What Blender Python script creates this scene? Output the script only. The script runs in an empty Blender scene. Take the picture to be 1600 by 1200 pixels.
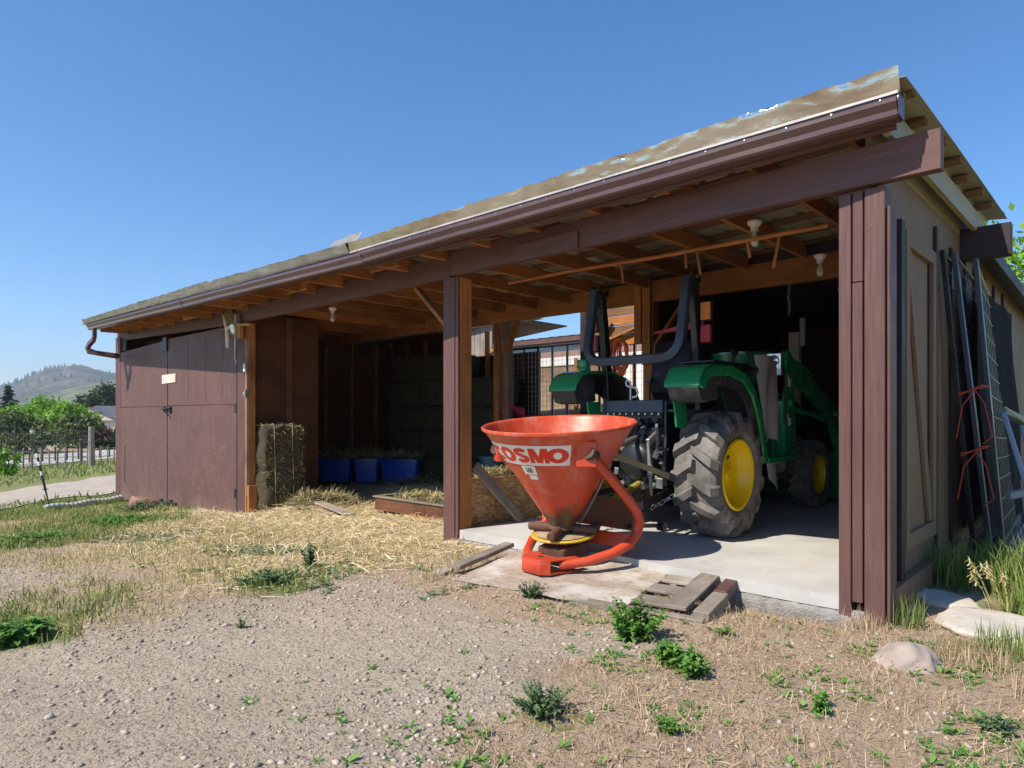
import bpy, bmesh, math, random
import numpy as np
from mathutils import Vector as V, Matrix as M, noise as NZ
R = math.radians
PI = math.pi
S = bpy.context.scene
C = S.collection
random.seed(7)
rng = np.random.default_rng(11)

# ------------------------------------------------------------------ camera, sky, sun, exposure
FOC = 1040.0
HEADING = math.atan2(1100, 1040)
cam_d = bpy.data.cameras.new('camera')
cam = bpy.data.objects.new('camera', cam_d)
C.objects.link(cam)
cam.location = (0, 0, 1.1)
# view direction (-cos, sin) in plan
_fw = V((-math.cos(HEADING), math.sin(HEADING), 0))
cam.rotation_euler = _fw.to_track_quat('-Z', 'Y').to_euler()
cam_d.sensor_width = 36
cam_d.lens = 36 * FOC / 1600
cam_d.shift_y = 50 / 1600
cam_d.clip_start = 0.05
cam_d.clip_end = 9000
S.camera = cam

SUN_DIR = V((0.21, 0.90, -1.0)).normalized()          # the way the light travels
w = bpy.data.worlds.new('World')
S.world = w
w.use_nodes = True
_nt = w.node_tree
_bg = _nt.nodes['Background']
_sky = _nt.nodes.new('ShaderNodeTexSky')
_sky.sky_type = 'NISHITA'
_sky.sun_disc = False
_sky.sun_elevation = math.asin(-SUN_DIR.z)
_sky.sun_rotation = math.atan2(-SUN_DIR.x, -SUN_DIR.y)
_sky.altitude = 800
_sky.air_density = 1.0
_sky.dust_density = 0.2
_sky.ozone_density = 4.0
_hs = _nt.nodes.new('ShaderNodeHueSaturation')
_hs.inputs['Saturation'].default_value = 1.24
_hs.inputs['Value'].default_value = 1.06
_nt.links.new(_sky.outputs[0], _hs.inputs['Color'])
_nt.links.new(_hs.outputs[0], _bg.inputs[0])
_bg.inputs[1].default_value = 0.13
sun_d = bpy.data.lights.new('sun', 'SUN')
sun_d.energy = 5.0
sun_d.angle = R(0.53)
sun_d.color = (1.0, 0.915, 0.785)
sun = bpy.data.objects.new('sun', sun_d)
C.objects.link(sun)
sun.rotation_euler = SUN_DIR.to_track_quat('-Z', 'Y').to_euler()
sun.location = (-10, -20, 25)
S.view_settings.view_transform = 'Standard'
S.view_settings.look = 'None'
S.view_settings.exposure = 0.46
S.view_settings.gamma = 1.0
S.cycles.max_bounces = 10
S.cycles.diffuse_bounces = 3

# ------------------------------------------------------------------ helpers
class MB:
    def __init__(s):
        s.v = []; s.f = []
    def add(s, vs, fs, m=None):
        o = len(s.v)
        s.v += [tuple(m @ V(p)) for p in vs] if m is not None else [tuple(p) for p in vs]
        s.f += [tuple(i + o for i in f) for f in fs]
        return s
    def box(s, x0, x1, y0, y1, z0, z1, m=None):
        vs = [(x0,y0,z0),(x1,y0,z0),(x1,y1,z0),(x0,y1,z0),(x0,y0,z1),(x1,y0,z1),(x1,y1,z1),(x0,y1,z1)]
        return s.add(vs, [(3,2,1,0),(4,5,6,7),(0,1,5,4),(1,2,6,5),(2,3,7,6),(3,0,4,7)], m)
    def bar(s, p0, p1, w, h, up=(0,0,1)):
        """box beam from p0 to p1, w across, h along up, centred on the line"""
        return s.sweep([p0, p1], [(-w/2,-h/2),(w/2,-h/2),(w/2,h/2),(-w/2,h/2)], up)
    def sweep(s, pts, sec, up=(0,0,1), closed=False, scale=None):
        pts = [V(p) for p in pts]; up = V(up); n = len(pts); k = len(sec); vs = []
        for i, p in enumerate(pts):
            if closed: t = pts[(i+1) % n] - pts[i-1]
            else: t = pts[min(i+1, n-1)] - pts[max(i-1, 0)]
            t.normalize()
            a = t.cross(up)
            if a.length < 1e-4: a = t.cross(V((1,0,0)))
            a.normalize(); b = a.cross(t).normalized()
            mi = 1.0
            if 0 < i < n-1 and not closed:
                d0 = (pts[i]-pts[i-1]).normalized(); mi = 1/max(.5, abs(d0.dot(t)))
            sc = scale[i] if scale else 1
            vs += [p + a*x*sc*mi + b*y*sc for x, y in sec]
        fs = []
        for i in range(n if closed else n-1):
            for j in range(k):
                a0 = i*k+j; a1 = i*k+(j+1) % k; b0 = ((i+1) % n)*k+j; b1 = ((i+1) % n)*k+(j+1) % k
                fs.append((a0, a1, b1, b0))
        if not closed:
            fs.append(tuple(range(k-1, -1, -1))); fs.append(tuple((n-1)*k+j for j in range(k)))
        return s.add(vs, fs)
    def tube(s, pts, r, n=8, closed=False):
        """round tube with parallel transported frames; r a number or a list"""
        pts = [V(p) for p in pts]; N = len(pts)
        rs = r if isinstance(r, (list, tuple)) else [r]*N
        vs = []; nrm = None
        for i, p in enumerate(pts):
            if closed: t = pts[(i+1) % N] - pts[i-1]
            else: t = pts[min(i+1, N-1)] - pts[max(i-1, 0)]
            t.normalize()
            if nrm is None:
                nrm = t.orthogonal().normalized()
            else:
                nrm = (nrm - t*nrm.dot(t)).normalized()
            b = t.cross(nrm)
            for j in range(n):
                a = 2*PI*j/n
                vs.append(p + (nrm*math.cos(a) + b*math.sin(a))*rs[i])
        fs = []
        for i in range(N if closed else N-1):
            for j in range(n):
                i2 = (i+1) % N
                fs.append((i*n+j, i*n+(j+1) % n, i2*n+(j+1) % n, i2*n+j))
        if not closed:
            fs.append(tuple(range(n-1, -1, -1))); fs.append(tuple((N-1)*n+j for j in range(n)))
        return s.add(vs, fs)
    def lathe(s, prof, n=32, m=None, closed=False, caps=True):
        """profile of (radius, z) turned about z"""
        vs = []; k = len(prof)
        for i in range(n):
            a = 2*PI*i/n; c, q = math.cos(a), math.sin(a)
            vs += [(r*c, r*q, z) for r, z in prof]
        fs = []
        for i in range(n):
            i2 = (i+1) % n
            for j in range(k if closed else k-1):
                j2 = (j+1) % k
                fs.append((i*k+j, i2*k+j, i2*k+j2, i*k+j2))
        if not closed and caps:
            if prof[0][0] > 1e-5: fs.append(tuple(i*k for i in range(n-1, -1, -1)))
            if prof[-1][0] > 1e-5: fs.append(tuple(i*k+k-1 for i in range(n)))
        return s.add(vs, fs, m)
    def prism(s, poly, t, m=None):
        """polygon in local xy extruded along z from 0 to t"""
        k = len(poly)
        vs = [(x, y, 0) for x, y in poly] + [(x, y, t) for x, y in poly]
        fs = [tuple(range(k-1, -1, -1)), tuple(range(k, 2*k))] + [(j, (j+1) % k, (j+1) % k+k, j+k) for j in range(k)]
        return s.add(vs, fs, m)
    def grid(s, pts):
        """rows of points -> quads"""
        n = len(pts); k = len(pts[0])
        return s.add([p for r in pts for p in r], [(i*k+j, i*k+j+1, (i+1)*k+j+1, (i+1)*k+j) for i in range(n-1) for j in range(k-1)])
    def sheet(s, pts, t):
        """rows of points as a closed slab, thickness t along z-ish normal given by vector or number"""
        tv = V((0,0,t)) if not isinstance(t, (tuple, V)) else V(t)
        n = len(pts); k = len(pts[0])
        A = [V(p) for r in pts for p in r]; B = [p+tv for p in A]; N = n*k
        fs = []
        for i in range(n-1):
            for j in range(k-1):
                q = (i*k+j, i*k+j+1, (i+1)*k+j+1, (i+1)*k+j)
                fs.append(q[::-1]); fs.append(tuple(a+N for a in q))
        edge = [j for j in range(k)] + [i*k+k-1 for i in range(1, n)] + [(n-1)*k+j for j in range(k-2, -1, -1)] + [i*k for i in range(n-2, 0, -1)]
        for a, b in zip(edge, edge[1:]+edge[:1]): fs.append((a, b, b+N, a+N))
        return s.add(A+B, fs)
    def build(s, name, mat, parent=None, bevel=0, smooth=35, at=None, label=None, recalc=True, jitter=0):
        if parent is not None:
            off = V(root_loc(parent))
        elif at is not None:
            off = V(at)
        else:
            a = np.array(s.v); lo = a.min(0); hi = a.max(0)
            off = V(((lo[0]+hi[0])/2, (lo[1]+hi[1])/2, lo[2]))
        me = bpy.data.meshes.new(name)
        me.from_pydata([(p[0]-off.x, p[1]-off.y, p[2]-off.z) for p in s.v], [], s.f)
        if bevel or recalc:
            bm = bmesh.new(); bm.from_mesh(me)
            if recalc: bmesh.ops.recalc_face_normals(bm, faces=bm.faces)
            if bevel:
                ed = [e for e in bm.edges if len(e.link_faces) == 2 and e.calc_face_angle(0) > R(40)]
                bmesh.ops.bevel(bm, geom=ed, offset=bevel, segments=1, affect='EDGES', clamp_overlap=True)
            if jitter:
                for q in bm.verts:
                    q.co += V(NZ.noise_vector(q.co*3.1))*jitter
            bm.to_mesh(me); bm.free()
        if smooth:
            me.shade_smooth(); me.set_sharp_from_angle(angle=R(smooth))
        if mat: me.materials.append(mat)
        o = bpy.data.objects.new(name, me); C.objects.link(o)
        if parent is not None: o.parent = parent
        else: o.location = off
        if label: o['label'] = label
        return o

def root_loc(o):
    while o.parent: o = o.parent
    return o.location

def thing(name, label, cat, loc, group=None):
    o = bpy.data.objects.new(name, None); C.objects.link(o)
    o.location = loc; o.empty_display_size = .2
    o['label'] = label; o['category'] = cat
    if group: o['group'] = group
    return o

def tag(o, label, cat, group=None, kind=None):
    o['label'] = label; o['category'] = cat
    if group: o['group'] = group
    if kind: o['kind'] = kind
    return o

def struct(o, label=None, cat=None, kind='structure'):
    o['kind'] = kind
    if label: o['label'] = label
    if cat: o['category'] = cat
    return o

def copy_tree(o, parent=None):
    c = o.copy(); C.objects.link(c)
    if parent is not None: c.parent = parent
    for ch in list(o.children): copy_tree(ch, c)
    return c

def arr_mesh(name, verts, quads=None, tris=None, mat=None, at=(0,0,0), parent=None):
    """mesh straight from numpy arrays"""
    off = np.array(root_loc(parent)) if parent is not None else np.array(at, float)
    verts = (np.asarray(verts, float) - off).astype(np.float32)
    loops = []; starts = []; tot = []
    nl = 0
    if quads is not None and len(quads):
        loops.append(np.asarray(quads, np.int32).ravel()); starts.append(np.arange(len(quads))*4); nl = len(quads)*4
        tot.append(np.full(len(quads), 4))
    if tris is not None and len(tris):
        loops.append(np.asarray(tris, np.int32).ravel()); starts.append(nl + np.arange(len(tris))*3)
        tot.append(np.full(len(tris), 3))
    loops = np.concatenate(loops); starts = np.concatenate(starts).astype(np.int32); tot = np.concatenate(tot).astype(np.int32)
    me = bpy.data.meshes.new(name)
    me.vertices.add(len(verts)); me.vertices.foreach_set('co', verts.ravel())
    me.loops.add(len(loops)); me.loops.foreach_set('vertex_index', loops)
    me.polygons.add(len(starts)); me.polygons.foreach_set('loop_start', starts)
    me.update(calc_edges=True); me.validate()
    if mat: me.materials.append(mat)
    o = bpy.data.objects.new(name, me); C.objects.link(o)
    if parent is not None: o.parent = parent
    else: o.location = at
    return o

def rot_about(p, axis, deg):
    p = V(p); return M.Translation(p) @ M.Rotation(R(deg), 4, axis) @ M.Translation(-p)
def sm(a, b, x):
    t = min(1, max(0, (x-a)/(b-a))); return t*t*(3-2*t)
def nz(x, y, s=1.0, o=0.0):
    return NZ.noise(V((x*s+o, y*s-o*.7, o*1.3)))
def arc(c, r, a0, a1, n, plane='xz'):
    out = []
    for i in range(n+1):
        a = R(a0+(a1-a0)*i/n); u, q = r*math.cos(a), r*math.sin(a)
        out.append((c[0]+u, c[1], c[2]+q) if plane == 'xz' else (c[0], c[1]+u, c[2]+q) if plane == 'yz' else (c[0]+u, c[1]+q, c[2]))
    return out

# ------------------------------------------------------------------ materials
def mnew(name):
    m = bpy.data.materials.new(name); m.use_nodes = True
    nt = m.node_tree; return m, nt, nt.nodes['Principled BSDF']
def nn(nt, t, **k):
    n = nt.nodes.new('ShaderNode'+t)
    for a, b in k.items(): setattr(n, a, b)
    return n
def setin(nt, node, key, val):
    if hasattr(val, 'links') or isinstance(val, bpy.types.NodeSocket): nt.links.new(val, node.inputs[key])
    else: node.inputs[key].default_value = val
def coords(nt, scale=(1,1,1), kind='Object', rotz=0):
    tc = nn(nt, 'TexCoord'); mp = nn(nt, 'Mapping')
    nt.links.new(tc.outputs[kind], mp.inputs[0]); mp.inputs['Scale'].default_value = scale; mp.inputs['Rotation'].default_value = (0, 0, rotz)
    return mp.outputs[0]
def noise(nt, vec, scale, detail=5, rough=.6, dist=0):
    n = nn(nt, 'TexNoise'); nt.links.new(vec, n.inputs['Vector'])
    n.inputs['Scale'].default_value = scale; n.inputs['Detail'].default_value = detail
    n.inputs['Roughness'].default_value = rough; n.inputs['Distortion'].default_value = dist
    return n.outputs['Fac']
def voro(nt, vec, scale, feat='F1', out='Distance', rand=1.0):
    n = nn(nt, 'TexVoronoi', feature=feat); nt.links.new(vec, n.inputs['Vector'])
    n.inputs['Scale'].default_value = scale; n.inputs['Randomness'].default_value = rand
    return n.outputs[out]
def mrange(nt, val, a, b, c=0.0, d=1.0):
    n = nn(nt, 'MapRange'); nt.links.new(val, n.inputs[0])
    for i, x in zip((1,2,3,4), (a,b,c,d)): n.inputs[i].default_value = x
    return n.outputs[0]
def ramp(nt, fac, stops):
    n = nn(nt, 'ValToRGB'); nt.links.new(fac, n.inputs[0]); el = n.color_ramp.elements
    while len(el) < len(stops): el.new(.5)
    for e, (p, c) in zip(el, stops):
        e.position = p; e.color = (*c, 1)
    return n.outputs[0]
def mix(nt, fac, a, b, mode='MIX'):
    n = nn(nt, 'Mix', data_type='RGBA', blend_type=mode)
    for key, val in ((0, fac), (6, a), (7, b)):
        if isinstance(val, bpy.types.NodeSocket): nt.links.new(val, n.inputs[key])
        elif key == 0: n.inputs[0].default_value = val
        else: n.inputs[key].default_value = (*val, 1)
    return n.outputs[2]
def math_(nt, op, a, b=0.0):
    n = nn(nt, 'Math', operation=op)
    for i, val in enumerate((a, b)):
        if isinstance(val, bpy.types.NodeSocket): nt.links.new(val, n.inputs[i])
        else: n.inputs[i].default_value = val
    return n.outputs[0]
def bump(nt, bsdf, h, strength=.3, dist=.01):
    n = nn(nt, 'Bump'); n.inputs['Strength'].default_value = strength; n.inputs['Distance'].default_value = dist
    nt.links.new(h, n.inputs['Height']); nt.links.new(n.outputs[0], bsdf.inputs['Normal'])
def island(nt):
    return nn(nt, 'NewGeometry').outputs['Random Per Island']
def objrand(nt):
    return nn(nt, 'ObjectInfo').outputs['Random']

def grainy(name, c1, c2, scale=(1,1,1), ns=4, rough=.6, metal=0.0, bmp=.2, bd=.004, layers=(), rvar=.15, vary=0.0, spec=.5, detail=6, coat=0):
    """two-tone noise surface plus optional layers (colour, noise scale, lo, hi, stretch)"""
    m, nt, b = mnew(name)
    v = coords(nt, scale); f = noise(nt, v, ns, detail, .62)
    col = ramp(nt, f, [(.32, c1), (.68, c2)])
    for (lc, ls, lo, hi, st) in layers:
        lf = mrange(nt, noise(nt, coords(nt, st), ls, 6, .65), lo, hi)
        col = mix(nt, lf, col, lc)
    if vary:
        k = mrange(nt, objrand(nt), 0, 1, 1-vary, 1+vary)
        cc = nn(nt, 'CombineColor'); [nt.links.new(k, cc.inputs[i]) for i in range(3)]
        col = mix(nt, 1.0, col, cc.outputs[0], 'MULTIPLY')
    nt.links.new(col, b.inputs['Base Color'])
    rr = mrange(nt, f, .3, .7, rough-rvar, rough+rvar); nt.links.new(rr, b.inputs['Roughness'])
    b.inputs['Metallic'].default_value = metal
    b.inputs['Specular IOR Level'].default_value = spec
    if coat: b.inputs['Coat Weight'].default_value = coat; b.inputs['Coat Roughness'].default_value = .15
    if bmp: bump(nt, b, noise(nt, v, ns*4, 5, .7), bmp, bd)
    return m

def lumber(name, c1, c2, axis='x', rough=.75, knots=True, bmp=.35):
    m, nt, b = mnew(name)
    st = {'x': (.6, 9, 9), 'y': (9, .6, 9), 'z': (9, 9, .6)}[axis]
    oi = nn(nt, 'ObjectInfo')
    v0 = coords(nt, st)
    f = noise(nt, v0, 4, 8, .7, 1.2)
    blot = noise(nt, coords(nt), 2.3, 4, .6)
    col = ramp(nt, f, [(.3, c1), (.7, c2)])
    col = mix(nt, mrange(nt, blot, .42, .75, 0, .65), col, tuple(x*.5 for x in c1))
    if knots:
        k = voro(nt, coords(nt, tuple(x*.33+.2 for x in st)), 2.6)
        col = mix(nt, mrange(nt, k, .05, .16, .8, 0), col, tuple(x*.32 for x in c1))
    kk = mrange(nt, oi.outputs['Random'], 0, 1, .72, 1.2)
    cc = nn(nt, 'CombineColor'); [nt.links.new(kk, cc.inputs[i]) for i in range(3)]
    col = mix(nt, 1.0, col, cc.outputs[0], 'MULTIPLY')
    nt.links.new(col, b.inputs['Base Color']); b.inputs['Roughness'].default_value = rough
    b.inputs['Specular IOR Level'].default_value = .3
    bump(nt, b, f, bmp, .004)
    return m

def paintwood(name, c, axis='z', worn=(.30,.22,.18), wear=.0, rough=.55):
    """painted timber: faint grain, streaks, chalky fade, chips"""
    m, nt, b = mnew(name)
    st = {'x': (.5, 14, 14), 'y': (14, .5, 14), 'z': (14, 14, .5)}[axis]
    f = noise(nt, coords(nt, st), 4, 8, .7, .6)
    blot = noise(nt, coords(nt), 1.4, 5, .65)
    d = tuple(x*.58 for x in c); l = tuple(min(1, x*1.42+.018) for x in c)
    col = ramp(nt, f, [(.25, d), (.55, c), (.8, l)])
    col = mix(nt, mrange(nt, blot, .45, .8, 0, .4), col, tuple(x*1.35+.02 for x in c))
    chip = noise(nt, coords(nt, tuple(x*.25+.6 for x in st)), 11, 5, .75)
    col = mix(nt, mrange(nt, chip, .72-wear, .76-wear), col, worn)
    nt.links.new(col, b.inputs['Base Color'])
    nt.links.new(mrange(nt, blot, .3, .7, rough-.12, rough+.15), b.inputs['Roughness'])
    b.inputs['Specular IOR Level'].default_value = .35
    bump(nt, b, f, .35, .003)
    return m

MT = {}
BROWN = (.120, .058, .050)
for ax in 'xyz':
    MT['lum_'+ax] = lumber('raw_lumber_'+ax, (.26,.095,.028), (.50,.21,.068), ax)
    MT['old_'+ax] = lumber('weathered_lumber_'+ax, (.20,.165,.13), (.42,.36,.30), ax)
    MT['brown_'+ax] = paintwood('brown_paint_'+ax, BROWN, ax, (.30,.22,.18), .045)
    MT['dark_'+ax] = paintwood('dark_trim_'+ax, (.032,.02,.022), ax)
def doorpaint():
    m = paintwood('door_paint', (.130,.066,.058), 'z', (.34,.26,.22), .05)
    nt = m.node_tree; b = nt.nodes['Principled BSDF']; col = b.inputs['Base Color'].links[0].from_socket
    pl_ = noise(nt, coords(nt, (2.2, 2.2, 22)), 3.2, 8, .8)
    col = mix(nt, mrange(nt, pl_, .54, .68, 0, .6), col, (.27,.19,.17))
    sz = nn(nt, 'SeparateXYZ'); nt.links.new(coords(nt), sz.inputs[0])
    mud = math_(nt, 'ADD', mrange(nt, sz.outputs[2], -.25, .35, .9, 0), mrange(nt, noise(nt, coords(nt, (1,1,.5)), 4, 7, .75), .3, .7, -.6, .2))
    col = mix(nt, mrange(nt, mud, .25, .9, 0, .6), col, (.24,.17,.12))
    nt.links.new(col, b.inputs['Base Color']); return m
MT['door'] = doorpaint()
MT['tanwall'] = paintwood('tan_wall_paint', (.215,.128,.072), 'z', (.32,.22,.14), .02, .65)
MT['cream'] = grainy('cream_painted_board', (.30,.25,.16), (.42,.36,.24), (1,.3,1), 5, .6)
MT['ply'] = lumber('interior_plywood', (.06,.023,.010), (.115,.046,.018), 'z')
MT['osb'] = None
MT['galv'] = grainy('galvanised_steel', (.55,.52,.46), (.70,.67,.60), (1,1,1), 3, .16, 1.0, .55, .012, [((.34,.26,.18), 2.0, .5, .72, (1,1,3))], .07)
MT['galvold'] = grainy('dull_galvanised_steel', (.24,.23,.215), (.36,.345,.32), (1,1,1), 4, .45, .55, .4, .008, [((.20,.16,.12), 3.0, .52, .7, (1,1,3))], .1)
MT['roof'] = grainy('roof_sheet_steel', (.28,.255,.17), (.38,.345,.24), (1,.2,1), 3, .45, 0.0, .1, .003, [((.2,.15,.09), 3, .6, .8, (1,.2,1))])
MT['gutter'] = grainy('brown_gutter_enamel', (.085,.045,.042), (.125,.07,.064), (.3,3,3), 3, .3, 0.0, .08, .002, [((.26,.17,.15), 3, .62, .78, (.4,6,6))], .08, spec=.6)
MT['concrete'] = grainy('concrete', (.40,.385,.36), (.56,.545,.515), (1,1,1), 1.3, .85, 0, .25, .004, [((.26,.23,.2), 2.2, .62, .8, (1,1,1)), ((.62,.6,.57), 9, .6, .75, (1,1,1))], .08)
MT['rawconc'] = grainy('rough_concrete', (.30,.28,.255), (.5,.475,.44), (1,1,1), 14, .9, 0, 1.0, .03)
MT['orange'] = grainy('orange_paint', (.50,.052,.018), (.60,.080,.026), (1,1,1), 2.2, .36, 0, .12, .003,
                      [((.36,.028,.012), 1.6, .5, .72, (1,1,1)), ((.55,.14,.07), 5, .66, .85, (1,1,.5)), ((.12,.045,.025), 7, .69, .76, (1,1,1))], .1, spec=.5)
MT['rust'] = grainy('rusty_steel', (.06,.03,.022), (.17,.075,.045), (1,1,1), 7, .75, .1, .5, .004, [((.28,.12,.05), 5, .58, .75, (1,1,1))])
MT['yellow'] = grainy('yellow_rim_paint', (.86,.57,.003), (.92,.64,.006), (1,1,1), 3, .35, 0, .04, .002, [((.5,.3,.04), 6, .66, .82, (1,1,1))], .06)
MT['green'] = grainy('green_tractor_paint', (.010,.235,.082), (.018,.285,.10), (1,1,1), 3, .28, 0, .03, .001, [((.05,.16,.09), 4, .62, .85, (1,1,1))], .08, coat=.5)
MT['rubber'] = grainy('dusty_tyre_rubber', (.085,.08,.075), (.20,.185,.17), (1,1,1), 6, .85, 0, .4, .004, [((.27,.25,.225), 3, .48, .8, (1,1,1))], .05)
MT['black'] = grainy('black_machine_paint', (.008,.009,.012), (.022,.024,.03), (1,1,1), 4, .35, 0, .08, .002, [((.08,.075,.07), 5, .64, .8, (1,1,1))], .1)
MT['ropsblack'] = grainy('glossy_black_tube', (.010,.012,.018), (.018,.021,.03), (1,1,1), 3, .28, .0, .03, .001, (), .06, spec=.6)
MT['plastic'] = grainy('grey_black_plastic', (.03,.03,.03), (.055,.054,.052), (1,1,1), 6, .6, 0, .25, .003, [((.16,.15,.14), 5, .52, .8, (1,1,1))])
MT['chrome'] = grainy('bare_steel', (.5,.5,.5), (.7,.7,.7), (1,1,1), 8, .28, 1, .1, .002)
MT['greysteel'] = grainy('grey_steel', (.22,.22,.22), (.36,.36,.35), (1,1,1), 6, .45, .6, .2, .003)
MT['bluesteel'] = grainy('blue_black_enamel', (.028,.04,.062), (.05,.068,.10), (1,1,.5), 4, .42, 0, .1, .002, [((.32,.33,.35), 9, .66, .74, (1,1,.3))])
MT['palesteel'] = grainy('pale_blue_grey_enamel', (.19,.23,.30), (.27,.32,.40), (1,1,.5), 4, .45, 0, .1, .002, [((.4,.4,.4), 9, .66, .74, (1,1,.3))])
MT['wire'] = grainy('galvanised_wire', (.3,.29,.26), (.5,.48,.43), (1,1,1), 20, .45, .7, 0)
MT['blackwire'] = grainy('black_wire', (.012,.012,.014), (.03,.03,.032), (1,1,1), 20, .5, .2, 0)
MT['white'] = grainy('white_paint', (.66,.64,.60), (.8,.78,.74), (1,1,.4), 3, .6, 0, .1, .002)
MT['sticker'] = grainy('worn_white_decal', (.72,.68,.62), (.82,.79,.74), (1,1,1), 5, .5, 0, .05, .001, [((.55,.22,.14), 9, .66, .72, (1,1,1))])
MT['redink'] = grainy('red_decal_ink', (.62,.022,.010), (.70,.034,.014), (1,1,1), 5, .45, 0, 0)
MT['blackink'] = grainy('black_decal_ink', (.02,.02,.02), (.04,.04,.04), (1,1,1), 5, .5, 0, 0)
MT['blue'] = grainy('blue_plastic', (.008,.055,.33), (.012,.075,.42), (1,1,1), 3, .35, 0, .05, .002)
MT['teal'] = grainy('teal_plastic', (.008,.08,.11), (.012,.1,.14), (1,1,1), 3, .4, 0, .05, .002)
MT['pink'] = grainy('pink_cloth', (.35,.02,.06), (.45,.04,.09), (1,1,1), 5, .8, 0, .4, .01)
MT['red'] = grainy('red_plastic', (.55,.016,.012), (.65,.03,.02), (1,1,1), 3, .35, 0, .04, .002)
MT['amber'] = grainy('amber_reflector', (.62,.17,.006), (.75,.24,.012), (1,1,1), 60, .25, 0, .5, .003)
MT['redlens'] = grainy('red_reflector', (.42,.012,.022), (.52,.02,.035), (1,1,1), 60, .25, 0, .5, .003)
MT['twine'] = grainy('red_baling_twine', (.45,.035,.02), (.6,.07,.035), (1,1,1), 30, .8, 0, .3, .002)
MT['cord'] = grainy('orange_cord', (.6,.12,.03), (.7,.18,.05), (1,1,1), 10, .5, 0, .1, .002)
MT['bulb'] = None
MT['yellowcord'] = grainy('yellow_hose', (.40,.30,.06), (.52,.42,.12), (1,1,1), 9, .6, 0, 0)
MT['porcelain'] = grainy('porcelain', (.7,.68,.62), (.8,.78,.72), (1,1,1), 4, .3, 0, 0)
MT['rock'] = grainy('pale_field_stone', (.30,.235,.195), (.46,.375,.32), (1,1,1), 5, .85, 0, .7, .01, [((.25,.2,.17), 9, .58, .75, (1,1,1))])
MT['flag'] = grainy('flat_stone', (.44,.40,.34), (.60,.55,.48), (1,1,1), 4, .85, 0, .6, .01, [((.28,.24,.2), 5, .6, .75, (1,1,1))])
MT['brick'] = grainy('reddish_block', (.26,.13,.10), (.36,.2,.16), (1,1,1), 9, .85, 0, .4, .005)
MT['drain'] = grainy('pale_drain_plastic', (.34,.35,.31), (.46,.47,.43), (1,1,1), 4, .55, 0, .1, .002, [((.3,.3,.26), 5, .6, .8, (1,1,1))])
MT['seat'] = grainy('navy_black_vinyl', (.012,.015,.024), (.026,.03,.045), (1,1,1), 6, .45, 0, .1, .002)
MT['logbark'] = grainy('peeled_log', (.12,.07,.045), (.24,.16,.11), (6,6,.6), 3, .85, 0, .6, .01)

def osb():
    m, nt, b = mnew('strand_board')
    v = coords(nt, (1, 1, 1)); c = voro(nt, coords(nt, (1, 10, 24)), 2.2, 'F1', 'Color')
    sp = nn(nt, 'SeparateColor'); nt.links.new(c, sp.inputs[0])
    col = ramp(nt, sp.outputs[0], [(.1, (.38,.20,.075)), (.55, (.56,.32,.14)), (.95, (.68,.44,.22))])
    col = mix(nt, mrange(nt, noise(nt, v, 2, 5, .6), .5, .75, 0, .6), col, (.16,.085,.04))
    nt.links.new(col, b.inputs['Base Color']); b.inputs['Roughness'].default_value = .8
    bump(nt, b, sp.outputs[1], .3, .003); return m
MT['osb'] = osb()

def strands(name, stops, rough=.75, trans=0.0, c2=None):
    """colour per blade/leaf island, a little light through it"""
    m, nt, b = mnew(name)
    col = ramp(nt, island(nt), stops)
    nt.links.new(col, b.inputs['Base Color']); b.inputs['Roughness'].default_value = rough
    b.inputs['Specular IOR Level'].default_value = .25
    if trans:
        t = nn(nt, 'BsdfTranslucent'); nt.links.new(col, t.inputs[0])
        x = nn(nt, 'MixShader'); x.inputs[0].default_value = trans
        nt.links.new(b.outputs[0], x.inputs[1]); nt.links.new(t.outputs[0], x.inputs[2])
        nt.links.new(x.outputs[0], nt.nodes['Material Output'].inputs[0])
    return m
MT['straw'] = strands('straw_stems', [(0, (.42,.31,.15)), (.4, (.62,.49,.28)), (.8, (.74,.63,.40)), (1, (.82,.74,.53))], .6, .1)
MT['hay'] = strands('hay_stems', [(0, (.30,.24,.10)), (.5, (.48,.40,.19)), (.85, (.60,.53,.30)), (1, (.36,.38,.15))], .65, .1)
MT['drygrass'] = strands('dry_grass', [(0, (.30,.20,.11)), (.45, (.48,.35,.21)), (.8, (.60,.48,.32)), (1, (.38,.22,.13))], .7, .1)
MT['greengrass'] = strands('green_grass', [(0, (.10,.17,.03)), (.5, (.17,.25,.05)), (.85, (.27,.31,.09)), (1, (.42,.40,.16))], .6, .25)
MT['weed'] = strands('weed_leaf', [(0, (.06,.17,.03)), (.5, (.12,.27,.05)), (1, (.22,.38,.09))], .5, .25)
MT['weedgrey'] = strands('grey_weed_leaf', [(0, (.08,.14,.06)), (.5, (.13,.20,.09)), (1, (.2,.27,.13))], .6, .2)
MT['brightleaf'] = strands('bright_leaf', [(0, (.10,.22,.02)), (.5, (.19,.38,.035)), (1, (.32,.5,.07))], .5, .3)
MT['darkleaf'] = strands('dark_leaf', [(0, (.025,.05,.022)), (.5, (.045,.075,.034)), (1, (.08,.115,.05))], .6, .15)
MT['oliveleaf'] = strands('olive_leaf', [(0, (.05,.08,.024)), (.5, (.09,.125,.04)), (1, (.16,.19,.065))], .6, .2)
MT['redleaf'] = strands('purple_leaf', [(0, (.035,.02,.02)), (.5, (.06,.035,.028)), (1, (.1,.06,.045))], .6, .15)
MT['bark'] = grainy('bark', (.06,.045,.032), (.13,.10,.075), (5,5,1), 5, .9, 0, .6, .02)

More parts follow.
